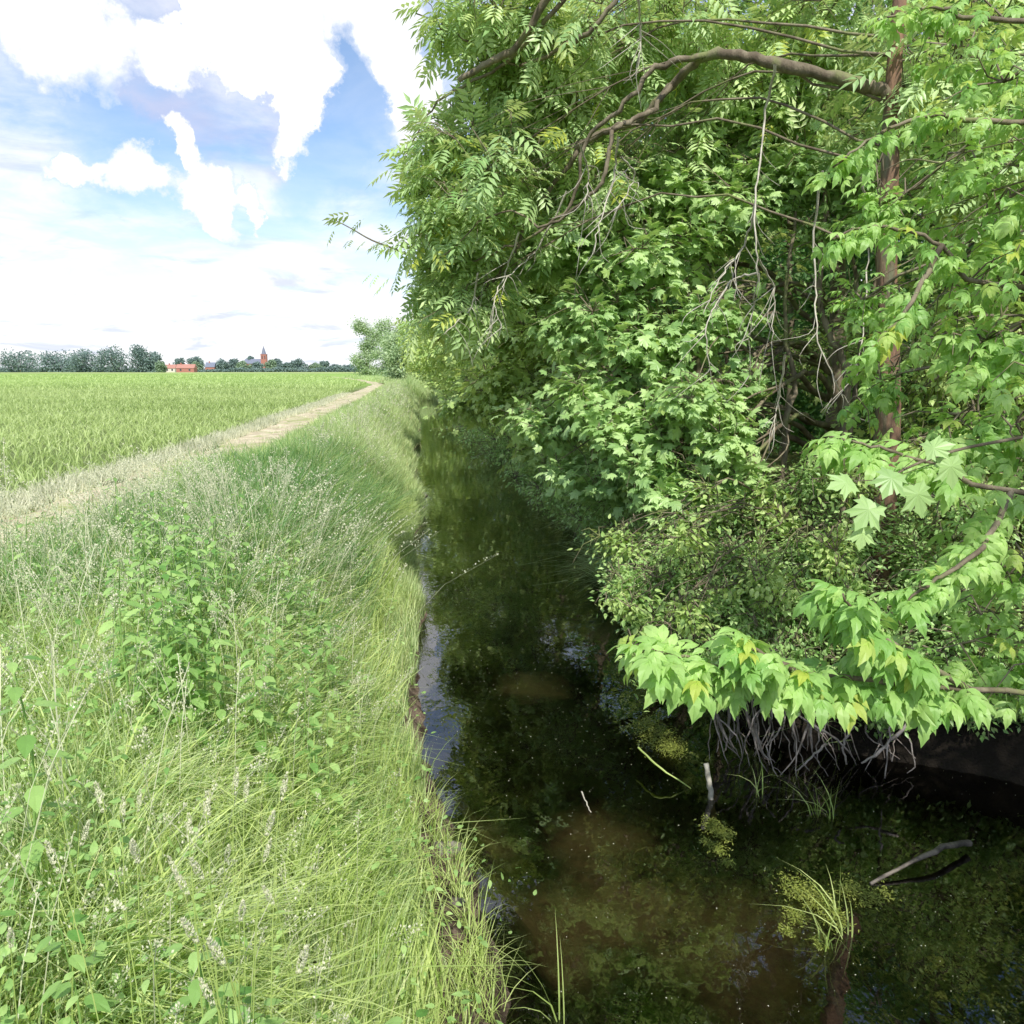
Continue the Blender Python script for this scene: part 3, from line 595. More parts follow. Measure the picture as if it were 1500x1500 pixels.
# --- box-elder: bright branches close to the camera from the right
def elder_extra(bacc, lacc):
    brs = [[(4.3, 3.1, 1.3), P(1420, 1010, 2.6), P(1310, 1000, 2.5), P(1180, 985, 2.4), P(1080, 985, 2.35), P(1010, 965, 2.35), P(950, 950, 2.3)],
           [P(1420, 1010, 2.6), P(1330, 960, 2.45), P(1270, 915, 2.4), P(1235, 870, 2.35)],
           [P(1180, 985, 2.4), P(1120, 960, 2.3), P(1095, 940, 2.3)],
           [(4.3, 3.1, 2.2), P(1480, 720, 2.8), P(1400, 690, 2.8), P(1300, 660, 2.8), P(1215, 640, 2.8)],
           [(4.3, 3.1, 3.4), P(1480, 420, 3.2), P(1380, 360, 3.2), P(1290, 330, 3.2), P(1220, 350, 3.2)],
           [P(1380, 360, 3.2), P(1330, 450, 3.1), P(1270, 520, 3.1)],
           [(4.3, 3.1, 4.0), P(1480, 180, 3.3), P(1370, 170, 3.3), P(1280, 200, 3.3), P(1220, 245, 3.3)],
           [(4.3, 3.1, 4.5), P(1480, 30, 3.3), P(1380, 10, 3.3), P(1300, 25, 3.3)],
           [P(1480, 720, 2.8), P(1440, 800, 2.6), P(1370, 850, 2.5), P(1330, 880, 2.45)]]
    tips, us, sizes = [], [], []
    for bi, poly in enumerate(brs):
        cv = curve(poly, 7, .004); tube(bacc, cv, .014, .004, 6)
        L = len(cv); a = L//5 if bi in (0, 3, 4, 6, 7) else 1
        for i in range(a, L):
            for s in ((1, -1, 1, -1, 1) if bi < 3 else (1, -1, 1)):
                p0 = cv[i]+rng.normal(size=3)*.02
                tan = unit(cv[min(i+1, L-1)]-cv[max(i-1, 0)])
                sd_ = unit(np.cross(tan, [0, 0, 1]))*s
                u = unit(sd_*.8+tan*.6+np.array([0, 0, -.35 if rng.random() < .7 else .5])+rng.normal(size=3)*.2)
                tips.append(p0); us.append(u); sizes.append(1.0 if bi < 3 else (.78 if bi in (3, 8) else .62))
    sizes = np.array(sizes); tips = np.array(tips); us = np.array(us); n = len(tips)
    ax = unit(us+np.array([0, 0, -.35])); nm = np.array([-.1, -.35, 1.])+rng.normal(size=(n, 3))*.3
    V, F, r = stamp('elderleaf', tips, ax, nm, (.088+.05*rng.random(n))*sizes*np.clip(tips[:, 1]/2.4, .9, 1.2)*1.12); lacc.add(V, F, r)
make_tree('ash_leaved_maple', 'tree with bright pale-green drooping leaflets, its nearest branches reaching in from the right', 'tree', (4.35, 3.1, .6),
          [(4.35, 3.1, .3), (4.3, 3.1, 1.3), (4.35, 3.1, 3.0), (4.3, 3.1, 4.6), (4.2, 3.2, 6)], .07,
          [(np.array((3.9, 3.4, 4.9)), (.8, .8, .7), 60), (P(1440, 500, 3.3), (.4, .4, .4), 36), (P(1460, 300, 3.4), (.45, .45, .4), 36), (P(1470, 120, 3.5), .45, 36), (P(1460, 960, 3.0), (.35, .35, .25), 22), (P(1470, 830, 3.1), .35, 24), (P(1440, 640, 3.2), .3, 24), (P(1265, 440, 4.4), .22, 16), (P(1285, 570, 4.4), .24, 18), (P(1290, 300, 4.6), .24, 16)],
          'elder', extra=elder_extra, sub=5)
# the pair of big maple leaves hanging beside it
t = thing('maple_sprig', 'sprig of very large maple leaves hanging in front of the right-hand shrub', 'sprig', tuple(P(1310, 700, 2.6)))
a_ = Acc(); la = Acc()
st = curve([P(1500, 640, 3.0), P(1400, 660, 2.8), P(1320, 690, 2.6), P(1285, 720, 2.5)], 5); tube(a_, st, .008, .003, 5)
pos, ax, nm, sz = [], [], [], []
for (px, py, dx, dz, s) in [(1270, 765, -.6, -.7, .15), (1240, 735, -1, -.1, .13), (1300, 720, -.3, -.4, .14), (1255, 800, -.2, -1, .11), (1330, 740, .2, -.8, .15), (1380, 700, .1, -.8, .14), (1345, 690, .5, .2, .12)]:
    p0 = P(px+10, py-30, 2.5); tube(a_, [st[-4]+(rng.random(3)-.5)*.02, (st[-4]+p0)/2, p0], .002, .0015, 3)
    pos.append(p0); ax.append([dx, -.25, dz]); nm.append([-.15, -.8, .75]); sz.append(s*.82)
V, F, r = stamp('maple', np.array(pos), np.array(ax, float), np.array(nm, float), np.array(sz), np.array([.3, .5, .15, .6, .25, .4, .5])); la.add(V, F, r)
a_.obj('stem', 'bark', t, smooth=True); la.obj('foliage', 'maple', t)

# --- pale poplars and bushes at the bend
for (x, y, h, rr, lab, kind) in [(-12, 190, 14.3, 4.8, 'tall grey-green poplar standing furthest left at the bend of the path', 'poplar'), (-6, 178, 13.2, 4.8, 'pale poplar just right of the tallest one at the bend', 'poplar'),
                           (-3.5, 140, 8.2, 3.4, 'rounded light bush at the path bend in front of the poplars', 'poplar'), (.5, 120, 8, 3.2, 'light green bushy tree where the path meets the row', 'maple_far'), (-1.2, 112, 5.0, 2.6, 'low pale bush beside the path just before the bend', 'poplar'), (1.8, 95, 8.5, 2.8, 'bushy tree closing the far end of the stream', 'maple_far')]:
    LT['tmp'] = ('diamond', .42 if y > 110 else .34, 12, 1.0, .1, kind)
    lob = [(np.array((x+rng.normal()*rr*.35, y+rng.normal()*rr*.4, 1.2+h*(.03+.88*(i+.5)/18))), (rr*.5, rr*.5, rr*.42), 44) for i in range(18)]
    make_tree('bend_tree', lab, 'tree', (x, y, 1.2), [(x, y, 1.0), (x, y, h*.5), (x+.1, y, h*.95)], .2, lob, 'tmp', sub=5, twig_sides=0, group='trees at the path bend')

# ------------------------------------------------------------------ far horizon
def far_tree(lab, px, top, w, y, mat='far', name='distant_tree', cat='tree', group='trees on the horizon'):
    base = P(px, HORY, y); x = base[0]; H = (HORY-top)/FPX*y*1.04+1.8; rw = w/2/FPX*y
    n = 26; acc = Acc()
    t = thing(name, lab, cat, (x, y, 1.2), group)
    tk = Acc(); tube(tk, [(x, y, .8), (x, y, 1.2+H*.6)], .45, .2, 6); tk.obj('trunk', 'bark', t, smooth=True)
    lc, ln = [], []
    for i in range(n):
        z = 1.2+H*(.0+.84*(i+.5)/n); e = math.sin(math.pi*min(.98, (.30+.63*(i+.5)/n)))**.6
        lc.append((x+rng.normal()*rw*.42*e, y+rng.normal()*rw*.4, z, rw*.42*(.7+.6*rng.random())))
    lc = np.array(lc); K = 110
    u = unit(rng.normal(size=(n, K, 3))); u[..., 2] *= .85
    p_ = lc[:, None, :3]+u*lc[:, None, 3:]*(.55+.5*rng.random((n, K, 1))**.5)
    p_ = p_.reshape(-1, 3); u = u.reshape(-1, 3); p_[:, 2] = np.maximum(p_[:, 2], 1.3)
    V, F, r = stamp('diamond', p_, rng.normal(size=p_.shape), u+rng.normal(size=p_.shape)*.5, (.9+.8*rng.random(len(p_)))*y/620)
    acc.add(V, F, r); acc.obj('crown', mat, t)
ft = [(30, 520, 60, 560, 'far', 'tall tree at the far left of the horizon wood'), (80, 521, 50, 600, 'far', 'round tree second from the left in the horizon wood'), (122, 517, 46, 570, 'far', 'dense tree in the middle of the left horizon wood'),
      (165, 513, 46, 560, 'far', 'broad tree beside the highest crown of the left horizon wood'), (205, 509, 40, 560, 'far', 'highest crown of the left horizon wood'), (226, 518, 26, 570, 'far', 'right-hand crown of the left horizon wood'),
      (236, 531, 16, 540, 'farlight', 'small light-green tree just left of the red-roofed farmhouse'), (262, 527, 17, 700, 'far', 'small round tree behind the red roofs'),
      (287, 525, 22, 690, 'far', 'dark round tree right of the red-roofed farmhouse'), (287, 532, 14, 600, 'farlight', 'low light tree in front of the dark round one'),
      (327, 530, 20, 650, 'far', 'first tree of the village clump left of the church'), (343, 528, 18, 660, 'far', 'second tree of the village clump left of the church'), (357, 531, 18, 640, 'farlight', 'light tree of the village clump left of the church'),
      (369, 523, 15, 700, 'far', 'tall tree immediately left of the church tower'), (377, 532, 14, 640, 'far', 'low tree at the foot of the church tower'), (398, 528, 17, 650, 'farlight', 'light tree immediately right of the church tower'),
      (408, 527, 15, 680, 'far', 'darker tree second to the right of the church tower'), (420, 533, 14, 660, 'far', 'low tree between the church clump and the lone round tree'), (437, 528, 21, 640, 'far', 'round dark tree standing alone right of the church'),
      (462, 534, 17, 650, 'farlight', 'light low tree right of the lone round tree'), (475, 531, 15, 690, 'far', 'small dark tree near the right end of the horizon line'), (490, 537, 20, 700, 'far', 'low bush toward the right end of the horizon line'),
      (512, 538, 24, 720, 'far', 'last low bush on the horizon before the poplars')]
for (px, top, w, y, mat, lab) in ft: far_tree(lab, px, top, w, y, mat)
# low hedge running along the far field edge
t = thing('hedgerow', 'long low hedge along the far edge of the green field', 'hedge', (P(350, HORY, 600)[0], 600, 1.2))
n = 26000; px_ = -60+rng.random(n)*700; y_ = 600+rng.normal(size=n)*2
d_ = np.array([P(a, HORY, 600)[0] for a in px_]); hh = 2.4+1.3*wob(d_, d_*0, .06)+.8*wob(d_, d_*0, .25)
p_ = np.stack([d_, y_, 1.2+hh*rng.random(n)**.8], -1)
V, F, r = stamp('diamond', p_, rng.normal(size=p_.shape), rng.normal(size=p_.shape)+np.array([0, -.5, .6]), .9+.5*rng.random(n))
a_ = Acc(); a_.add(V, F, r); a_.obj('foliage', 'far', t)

def box(x0, x1, y0, y1, z0, z1):
    V = np.array([(x0, y0, z0), (x1, y0, z0), (x1, y1, z0), (x0, y1, z0), (x0, y0, z1), (x1, y0, z1), (x1, y1, z1), (x0, y1, z1)], float)
    F = np.array([(0, 3, 2, 1), (4, 5, 6, 7), (0, 1, 5, 4), (1, 2, 6, 5), (2, 3, 7, 6), (3, 0, 4, 7)]); return V, F
def gable(x0, x1, y0, y1, z0, z1, ov=.3):
    ym = (y0+y1)/2
    V = np.array([(x0-ov, y0-ov, z0), (x1+ov, y0-ov, z0), (x1+ov, y1+ov, z0), (x0-ov, y1+ov, z0), (x0-ov, ym, z1), (x1+ov, ym, z1)], float)
    return V, [np.array([(0, 1, 5, 4), (2, 3, 4, 5), (0, 3, 2, 1)]), np.array([(1, 2, 5), (3, 0, 4)])]
# church
cy = 690; cxp = P(387, HORY, cy)[0]; s = cy/FPX; g0 = 1.2
ch = thing('church', 'red brick church tower with a dark pointed spire above the village trees', 'church', (cxp, cy, g0))
V, F = box(cxp-2.4, cxp+2.4, cy, cy+4.8, g0-.3, CAMZ+(HORY-521)*s); meshobj('tower', V, F, 'brick', ch)
tz = CAMZ+(HORY-521)*s
V, F = box(cxp-2.6, cxp+2.6, cy-.2, cy+5, tz, tz+.5); meshobj('cornice', V, F, 'brick', ch)
top = CAMZ+(HORY-508.5)*s; c0 = cy+2.4
ang = [k*math.pi/4+math.pi/8 for k in range(8)]
V = [(cxp+2.1*math.cos(a), c0+2.1*math.sin(a), tz+.5) for a in ang]+[(cxp, c0, top)]
meshobj('spire', V, np.array([(i, (i+1) % 8, 8) for i in range(8)]), 'slate', ch)
for dx in (-1.1, 1.1):
    V, F = box(cxp+dx-.4, cxp+dx+.4, cy-.06, cy+.05, tz-3.6, tz-1.0); meshobj('window', V, F, 'darkglass', ch)
V, F = box(cxp-16, cxp-2.45, cy+.5, cy+9, g0-.3, 8.0); meshobj('nave', V, F, 'brick', ch)
V, F = gable(cxp-16, cxp-2.45, cy+.5, cy+9, 8.0, 12.0); meshobj('roof', V, F, 'slate', ch)
def house(lab, px0, px1, ztop, y, wall='brick', roof='rooftile', zw=None):
    x0 = P(px0, HORY, y)[0]; x1 = P(px1, HORY, y)[0]; zt = CAMZ+(HORY-ztop)*y/FPX; zw = zw or 1.2+(zt-1.2)*.5
    h = thing('house', lab, 'house', ((x0+x1)/2, y, 1.2), 'houses in the far village')
    V, F = box(x0, x1, y, y+8, .9, zw); meshobj('wall', V, F, wall, h)
    V, F = gable(x0, x1, y, y+8, zw, zt); r_ = meshobj('roof', V, F, roof, h)
    V, F = box(x0+2, x0+2.8, y+3.4, y+4.2, zt-1.2, zt+.9); o = meshobj('chimney', V, F, 'brick', r_, origin=(0, 0, 0)); o.location = tuple(-v for v in h.location); o.location = (-h.location[0], -h.location[1], -h.location[2])
    n = max(2, int((x1-x0)/4))
    for k in range(n):
        xx = x0+(k+.5)*(x1-x0)/n
        V, F = box(xx-.55, xx+.55, y-.05, y+.05, 1.2+1.0, 1.2+2.3); meshobj('window', V, F, 'darkglass', h)
house('long red-roofed farmhouse at the far edge of the field', 258, 284, 534.0, 560)
house('small house with a pale gable and red roof left of the farmhouse', 241, 256, 534.5, 580, 'render')
house('grey-roofed house between the dark round tree and the village clump', 301, 314, 531.5, 640, 'brick', 'slate')

# ------------------------------------------------------------------ grasses
def blades(acc, x, y, h, w, lean=.35, z=None, bias=(0, 0), segs=3, zoff=-.03, clump=.55, near_edge=.28):
    n = len(x); z = height(x, y)+zoff if z is None else z
    a = rng.random(n)*2*math.pi; L = np.stack([np.cos(a)+bias[0], np.sin(a)+bias[1]], -1)*(lean*(.3+rng.random(n)))[:, None]
    fa = rng.random(n)*math.pi; sx_, sy_ = np.cos(fa), np.sin(fa)
    if near_edge:
        xe = left_edge(y)-x; f_ = np.where((xe > -.3) & (y < 10), np.clip(xe/1.1, near_edge, 1), 1)
    cl = clump*lean; L[:, 0] += cl*1.5*wob(x+3.1, y, 3.4); L[:, 1] += cl*1.5*wob(x, y-7.7, 3.9)
    if near_edge: L[:, 0] = np.where((L[:, 0] > 0) & (x < 1.2), L[:, 0]*f_, L[:, 0])
    ts = np.linspace(0, 1, segs+1); V = []
    for i, t in enumerate(ts):
        px_ = x+L[:, 0]*h*t**1.8; py_ = y+L[:, 1]*h*t**1.8; Ln = np.hypot(L[:, 0], L[:, 1])
        pz_ = z+h*(t-.42*np.minimum(Ln, 1.6)*t**2.6)
        ww = w*(1-t**1.7)*.5*(1 if i else .7)
        if i < segs:
            V += [np.stack([px_-sx_*ww, py_-sy_*ww, pz_], -1), np.stack([px_+sx_*ww, py_+sy_*ww, pz_], -1)]
        else: V += [np.stack([px_, py_, pz_], -1)]
    V = np.stack(V, 1); m_ = V.shape[1]; F = []
    for i in range(segs-1): F += [(2*i, 2*i+1, 2*i+3), (2*i, 2*i+3, 2*i+2)]
    F += [(2*segs-2, 2*segs-1, 2*segs)]
    F = (np.array(F)[None]+(np.arange(n)*m_)[:, None, None]).reshape(-1, 3)
    acc.add(V.reshape(-1, 3), F, np.repeat(np.where(rng.random(n) < .07, .99, rng.random(n)*.92), len(F)//n))
def scatter(n, y0, y1, xlo, xhi, power=1.0):
    y = y0+(y1-y0)*rng.random(n)**power; lo = xlo(y); hi = xhi(y)
    return lo+(hi-lo)*rng.random(n), y
LE = lambda y: left_edge(y)-.02
PE = lambda y: pcenter(y)+.95
gy0 = lambda x, y: float(height(np.array([x]), np.array([y]))[0])
a_ = Acc()
# turf by distance
def patch(xlo, n, y0, y1, h, w, lean, **k):
    x, y = scatter(n, y0, y1, xlo, lambda y: left_edge(y)-np.where(y > 7, -.02, .12))
    hh = h*(.55+.6*rng.random(n))*(1+.22*wob(x, y, 1.6)); hh *= np.where(x > left_edge(y)-.45, .62, 1)*np.where(y < 13, .9, .62+.38*sm(x, pcenter(y)+1.0, pcenter(y)+2.2))
    # bare mud near the camera's edge
    keep = ~((y < 4.7) & (x > left_edge(y)-.36-.16*wob(x, y, 4)) & (rng.random(n) < .97))
    blades(a_, x[keep], y[keep], hh[keep], w, lean, **k)
NX = lambda y: np.maximum(PE(y), -.62*y-1.4)
patch(NX, 46000, 1.0, 5.2, .58, .0078, .75)
patch(NX, 46000, 4.8, 10, .68, .0105, .65)
patch(PE, 52000, 9.5, 18, .72, .013, .45)
patch(PE, 42000, 17.5, 36, .72, .022, .4)
patch(PE, 24000, 35, 90, .75, .04, .4)
patch(lambda y: pcenter(y)+1.05, 9000, 88, 190, .8, .09, .4)
props(a_.obj('bank_grass', 'grass'), 'thick tangle of long green grass covering the left bank down to the water', 'grass', kind='stuff')
a_ = Acc()
for (n, y0, y1, w, h) in [(13000, 1.0, 6, .012, .60), (9000, 5, 14, .018, .72)]:
    x, y = scatter(n, y0, y1, NX, lambda y: left_edge(y)-.3); blades(a_, x, y, h*(.5+.7*rng.random(n)), w*(.6+.8*rng.random(n)), 1.0, segs=4)
props(a_.obj('broad_grass', 'sedge'), 'broader pale arching blades mixed through the foreground bank grass', 'grass', kind='stuff')
# small-leaved herbs low in the grass
a_ = Acc()
for k in range(420):
    y0 = 1.4+7*rng.random()**1.3; x0 = float(left_edge(y0))-.25-rng.random()*min(3.2, .62*y0+1.0); n = 34
    if wob(x0, y0, 2.2) < .05: continue
    z0 = gy0(x0, y0); r2 = .16
    pos = np.stack([x0+rng.normal(size=n)*r2, y0+rng.normal(size=n)*r2, z0+.18+.44*rng.random(n)], -1)
    ax = rng.normal(size=(n, 3))*np.array([1, 1, .3]); V, F, r = stamp('ovate', pos, ax, np.array([0, 0, 1.])+rng.normal(size=(n, 3))*.35, .02+.028*rng.random(n)); a_.add(V, F, r)
props(a_.obj('low_herbs', 'nettle'), 'small-leaved green herbs growing through the bank grass', 'herbs', kind='stuff')
# short grass between the path and the crop, and on the path edges
a_ = Acc()
x, y = scatter(16000, 6, 60, lambda y: pcenter(y)-1.6, lambda y: pcenter(y)-.7, 1.6); blades(a_, x, y, .16+.14*rng.random(len(x)), .014, .6)
x, y = scatter(16000, 8, 90, lambda y: pcenter(y)-.9, lambda y: pcenter(y)+1.0, 1.5); k = wob(x, y, 1.3)+rng.normal(size=len(x))*.25 > .30; x, y = x[k], y[k]; blades(a_, x, y, .06+.16*rng.random(len(x)), .016, .8)
props(a_.obj('verge_grass', 'straw'), 'short dry bleached grass along the sandy path', 'grass', kind='stuff')
# reed-like coarse leaves along the path edge; dark colour partly stands for bank shade
a_ = Acc()
x, y = scatter(11000, 4.8, 13, lambda y: np.maximum(pcenter(y)+.95, -.62*y-1), lambda y: pcenter(y)+3.4, 1.1); blades(a_, x, y, .55+.38*rng.random(len(x)), .017, .75, segs=4, clump=.25)
x, y = scatter(1800, 14, 34, lambda y: pcenter(y)+1.0, lambda y: pcenter(y)+2.2); blades(a_, x, y, .35+.35*rng.random(len(x)), .022, .6, segs=4)
x, y = scatter(7000, 6.5, 15, lambda y: y*0-2.3, lambda y: y*0-.55); blades(a_, x, y, .60+.40*rng.random(len(x)), .016, .7, segs=4, clump=.3)
props(a_.obj('coarse_grass', 'reed'), 'broad-bladed grass along the near side of the path, coloured darker partly for shade', 'grass', kind='stuff')
# arching sedge over the water edge
a_ = Acc()
for k in range(120):
    y0 = 1.9+rng.random()**1.2*13; x0 = float(left_edge(y0))-.22-.9*rng.random()**1.4; n = 60
    if y0 < 4.6: x0 -= .30
    x = x0+rng.normal(size=n)*.07; y = y0+rng.normal(size=n)*.08
    blades(a_, x, y, .30+.30*rng.random(n), .0065+.0006*y0, .95, bias=(.22, 0), segs=4, near_edge=.38)
props(a_.obj('sedge', 'sedge'), 'bright arching sedge tufts hanging over the left water edge', 'sedge', kind='stuff')
# reeds and grasses on the right bank in the distance
a_ = Acc()
x, y = scatter(26000, 9.5, 80, lambda y: right_edge(y)-.45, lambda y: right_edge(y)+.9, 1.5); blades(a_, x, y, .45+.5*rng.random(len(x)), .026, .9, bias=(-.3, -.2), z=np.maximum(height(x, y), -.02), segs=3, near_edge=0)
x, y = scatter(1800, 5.3, 12, lambda y: right_edge(y)+.0, lambda y: right_edge(y)+.9); blades(a_, x, y, .35+.4*rng.random(len(x)), .012, .8, bias=(-.5, 0), segs=3, near_edge=0)
x, y = scatter(9000, 78, 100, lambda y: y*0-1, lambda y: y*0+4); blades(a_, x, y, 1.2+.8*rng.random(len(x)), .06, .4, segs=3)
props(a_.obj('reed_fringe', 'grass'), 'reeds and grasses fringing the right bank and the far end of the stream', 'reeds', kind='stuff')

# flowering grass stalks with panicles
def panicles(acc, x, y, h, spread, pl, nsp, sp, lean=.25, bias=(0, 0), stemw=.003):
    n = len(x); z = height(x, y)
    a = rng.random(n)*2*math.pi; L = np.stack([np.cos(a)*lean+bias[0], np.sin(a)*lean+bias[1]], -1)*(.4+rng.random((n, 1)))
    def at(t): return np.stack([x+L[:, 0]*h*t**2, y+L[:, 1]*h*t**2, z+h*(t-.15*t**3)], -1)
    ts = [0, .4, .75, 1.]; fa = rng.random(n)*math.pi; sv = np.stack([np.cos(fa), np.sin(fa), fa*0], -1)*stemw
    V = np.stack([at(t)+s_*sv for t in ts for s_ in (-.5, .5)], 1)
    F = np.array([(2*i, 2*i+1, 2*i+3) for i in range(3)]+[(2*i, 2*i+3, 2*i+2) for i in range(3)])
    acc.add(V.reshape(-1, 3), (F[None]+(np.arange(n)*8)[:, None, None]).reshape(-1, 3), np.repeat(rng.random(n)*.5, 6))
    t = 1-pl*rng.random((nsp, n))
    for k in range(nsp):
        tt = t[k]; p0 = np.stack([x+L[:, 0]*h*tt**2, y+L[:, 1]*h*tt**2, z+h*(tt-.15*tt**3)], -1)
        o = rng.normal(size=(n, 3)); o[:, 2] = np.abs(o[:, 2])*.7; o = unit(o)
        rr = spread*((1-tt)/pl)[:, None]**.7*(.3+.8*rng.random((n, 1)))
        V, F, r = stamp('diamond', p0+o*rr, o+np.array([0, 0, .6]), rng.normal(size=(n, 3)), sp*(.6+.7*rng.random(n))); acc.add(V, F, r)
a_ = Acc()
def pan(n, y0, y1, xlo, h, *a, **k):
    x, y = scatter(n, y0, y1, xlo, lambda y: left_edge(y)-.5); panicles(a_, x, y, h*(.75+.4*rng.random(n)), *a, **k)
pan(620, 1.3, 5, NX, .92, .040, .20, 44, .0085, .3)
pan(800, 4.5, 9, NX, 1.0, .05, .22, 26, .013, .3)
pan(300, 12, 24, lambda y: PE(y)+1.3, 1.0, .06, .22, 14, .022, .25)
pan(260, 22, 60, lambda y: PE(y)+1.3, 1.0, .08, .22, 6, .05, .25)
# leaning straw-coloured sprays at the water side and mid bank
n = 60; x = -.95+rng.normal(size=n)*.22; y = 6.7+rng.normal(size=n)*.35; panicles(a_, x, y, 1.15+.3*rng.random(n), .05, .2, 26, .016, .2, bias=(.35, 0))
n = 70; x = -1.5+rng.normal(size=n)*.2; y = 6.3+rng.normal(size=n)*.4; panicles(a_, x, y, 1.15+.3*rng.random(n), .04, .2, 26, .014, .2, bias=(-.3, .1))
n = 40; x = -3.0+rng.normal(size=n)*.2; y = 5.6+rng.normal(size=n)*.3; panicles(a_, x, y, 1.25+.2*rng.random(n), .04, .2, 26, .014, .2, bias=(-.2, .2))
props(a_.obj('flowering_grass', 'straw'), 'pale flowering grass stalks with feathery panicles above the bank grass', 'grass', kind='stuff')

# individual seed heads in the foreground
def copy_tree(o, loc, rz, lab=None, s=1.0):
    c = o.copy(); C.objects.link(c); c.location = loc; c.rotation_euler = (0, 0, rz); c.scale = (s, s, s)
    if lab: c['label'] = lab
    for ch_ in o.children:
        d = ch_.copy(); C.objects.link(d); d.parent = c
        for g in ch_.children:
            e = g.copy(); C.objects.link(e); e.parent = d
    return c
gy = lambda x, y: float(height(np.array([x]), np.array([y]))[0])
def groundP(px, py, zt):
    """point of the bank whose height zt above the field shows at the pixel"""
    d = ray(px, py); tt = (zt-CAMZ)/d[2]; return d[0]*tt, d[1]*tt
sh = thing('seedhead_stalk', 'thin stalk with a dense pale cylindrical seed head in the foreground grass', 'grass stalk', (0, 0, 0), 'pale seed heads in the foreground grass')
a_ = Acc(); tube(a_, curve([(0, 0, 0), (.01, 0, .3), (.04, .01, .62), (.07, .02, .83)], 4), .0017, .0010, 4); a_.obj('stem', 'sedge', sh)
a_ = Acc(); n = 110; t_ = rng.random(n); o = unit(rng.normal(size=(n, 3))*np.array([1, 1, .3])); p_ = np.stack([.07+.02*t_, .02+.005*t_, .80+.055*t_], -1)+o*(.0045*np.sin(math.pi*(t_*.86+.1)))[:, None]
V, F, r = stamp('oval', p_, o+np.array([0, 0, 1.3]), o, .0062); a_.add(V, F, r); a_.obj('seed_head', 'straw', sh)
first = True
for (px, py) in [(385, 1170), (355, 1175), (372, 1188), (425, 1210), (400, 1230), (282, 1270), (408, 1255), (388, 1285), (398, 1292), (352, 1210), (360, 1282), (392, 1212), (420, 1365), (440, 1405), (455, 1408), (465, 1412), (245, 1240), (215, 1200), (500, 1240), (330, 1240), (210, 1320), (225, 1155), (120, 1230), (60, 1300), (150, 1120)]:
    x, y = groundP(px, py, 2.0); loc = (x-.08, y, 1.15)
    if first: sh.location = loc; sh.rotation_euler.z = 1.; first = False
    else: copy_tree(sh, loc, rng.random()*6.28, None, .85+.3*rng.random())

# nettles
def nettle(lab):
    t = thing('nettle', lab, 'nettle', (0, 0, 0), 'nettles in the bank grass'); H = .86
    st = curve([(0, 0, 0), (.02, .01, .3), (0, .02, .6), (.02, .02, H)], 4); a = Acc(); tube(a, st, .005, .002, 5); a.obj('stem', 'nettle', t)
    pos, ax, sz = [], [], []
    for i, z in enumerate(np.linspace(.18, H, 11)):
        p0 = st[int(z/H*(len(st)-1))]; n_ = 2 if i < 10 else 4
        for s_ in range(n_):
            a0 = i*math.pi/2+s_*2*math.pi/n_+rng.normal()*.15; d = np.array([math.cos(a0), math.sin(a0), .1]); pos.append(p0+d*.025); ax.append(d+np.array([0, 0, -.45])); sz.append(.086*(1.05-.5*(z/H)**3)*(.9+.2*rng.random()))
    pos = np.array(pos); ax = np.array(ax)
    V, F, r = stamp('ovate', pos, ax, np.tile([0, 0, 1.], (len(pos), 1))+rng.normal(size=pos.shape)*.12, np.array(sz)*1.1); a = Acc(); a.add(V, F, r); a.obj('foliage', 'nettle', t)
    return t
nt_ = [nettle('leafy nettle with toothed opposite leaves standing in the bank grass') for _ in range(3)]
spots = []
for k in range(80):
    x, y = groundP(170+rng.random()**1.2*340, 735+rng.random()*200, 1.95); spots.append((x, y))
for (px, py) in [(300, 1340), (345, 1370), (310, 1400), (345, 1440), (260, 1380), (480, 1450), (500, 1475), (590, 1260), (600, 1310), (610, 1340), (560, 1330), (100, 1400), (60, 1200), (130, 1000), (80, 900), (40, 850), (120, 800)]:
    spots.append(groundP(px, py, 1.7))
for i, (x, y) in enumerate(spots):
    if x < float(pcenter(y))+1.1: continue
    z = gy(x, y)-.02
    if i < 3: nt_[i].location = (x, y, z); nt_[i].rotation_euler.z = i
    else: copy_tree(nt_[i % 3], (x, y, z), rng.random()*6.28, None, .8+.35*rng.random())

# ------------------------------------------------------------------ crop (maize) in rows
a_ = Acc()
def maize(xs_, ys_, h, nl, w, segs):
    for k in range(nl):
        hh = h*(.75+.35*rng.random(len(xs_))); blades(a_, xs_+rng.normal(size=len(xs_))*.02, ys_+rng.normal(size=len(xs_))*.02, hh, w, .75, segs=segs, clump=0)
for (y0, y1, sp, nl, w, sg, h) in [(8, 32, .17, 6, .030, 4, .40), (32, 70, .26, 5, .050, 3, .42), (70, 140, .55, 3, .12, 2, .55), (140, 260, 1.1, 2, .22, 2, .6)]:
    X_, Y_ = [], []
    rowsp = .62 if y1 < 100 else (.9 if y1 < 200 else 1.6)
    xr_ = -5.75
    while xr_ > -.66*y1-6:
        ylo = max(y0, (-xr_-6)/.66); 
        if ylo < y1:
            yv = np.arange(ylo, y1, sp); yv = yv+rng.normal(size=len(yv))*sp*.25; X_.append(np.full(len(yv), xr_)+rng.normal(size=len(yv))*.05); Y_.append(yv)
        xr_ -= rowsp
    X_ = np.concatenate(X_); Y_ = np.concatenate(Y_); k = X_ < pcenter(Y_)-1.45; maize(X_[k], Y_[k], h, nl, w, sg)
props(a_.obj('maize_crop', 'crop'), 'bright green young maize in rows across the wide field', 'crop', kind='stuff')

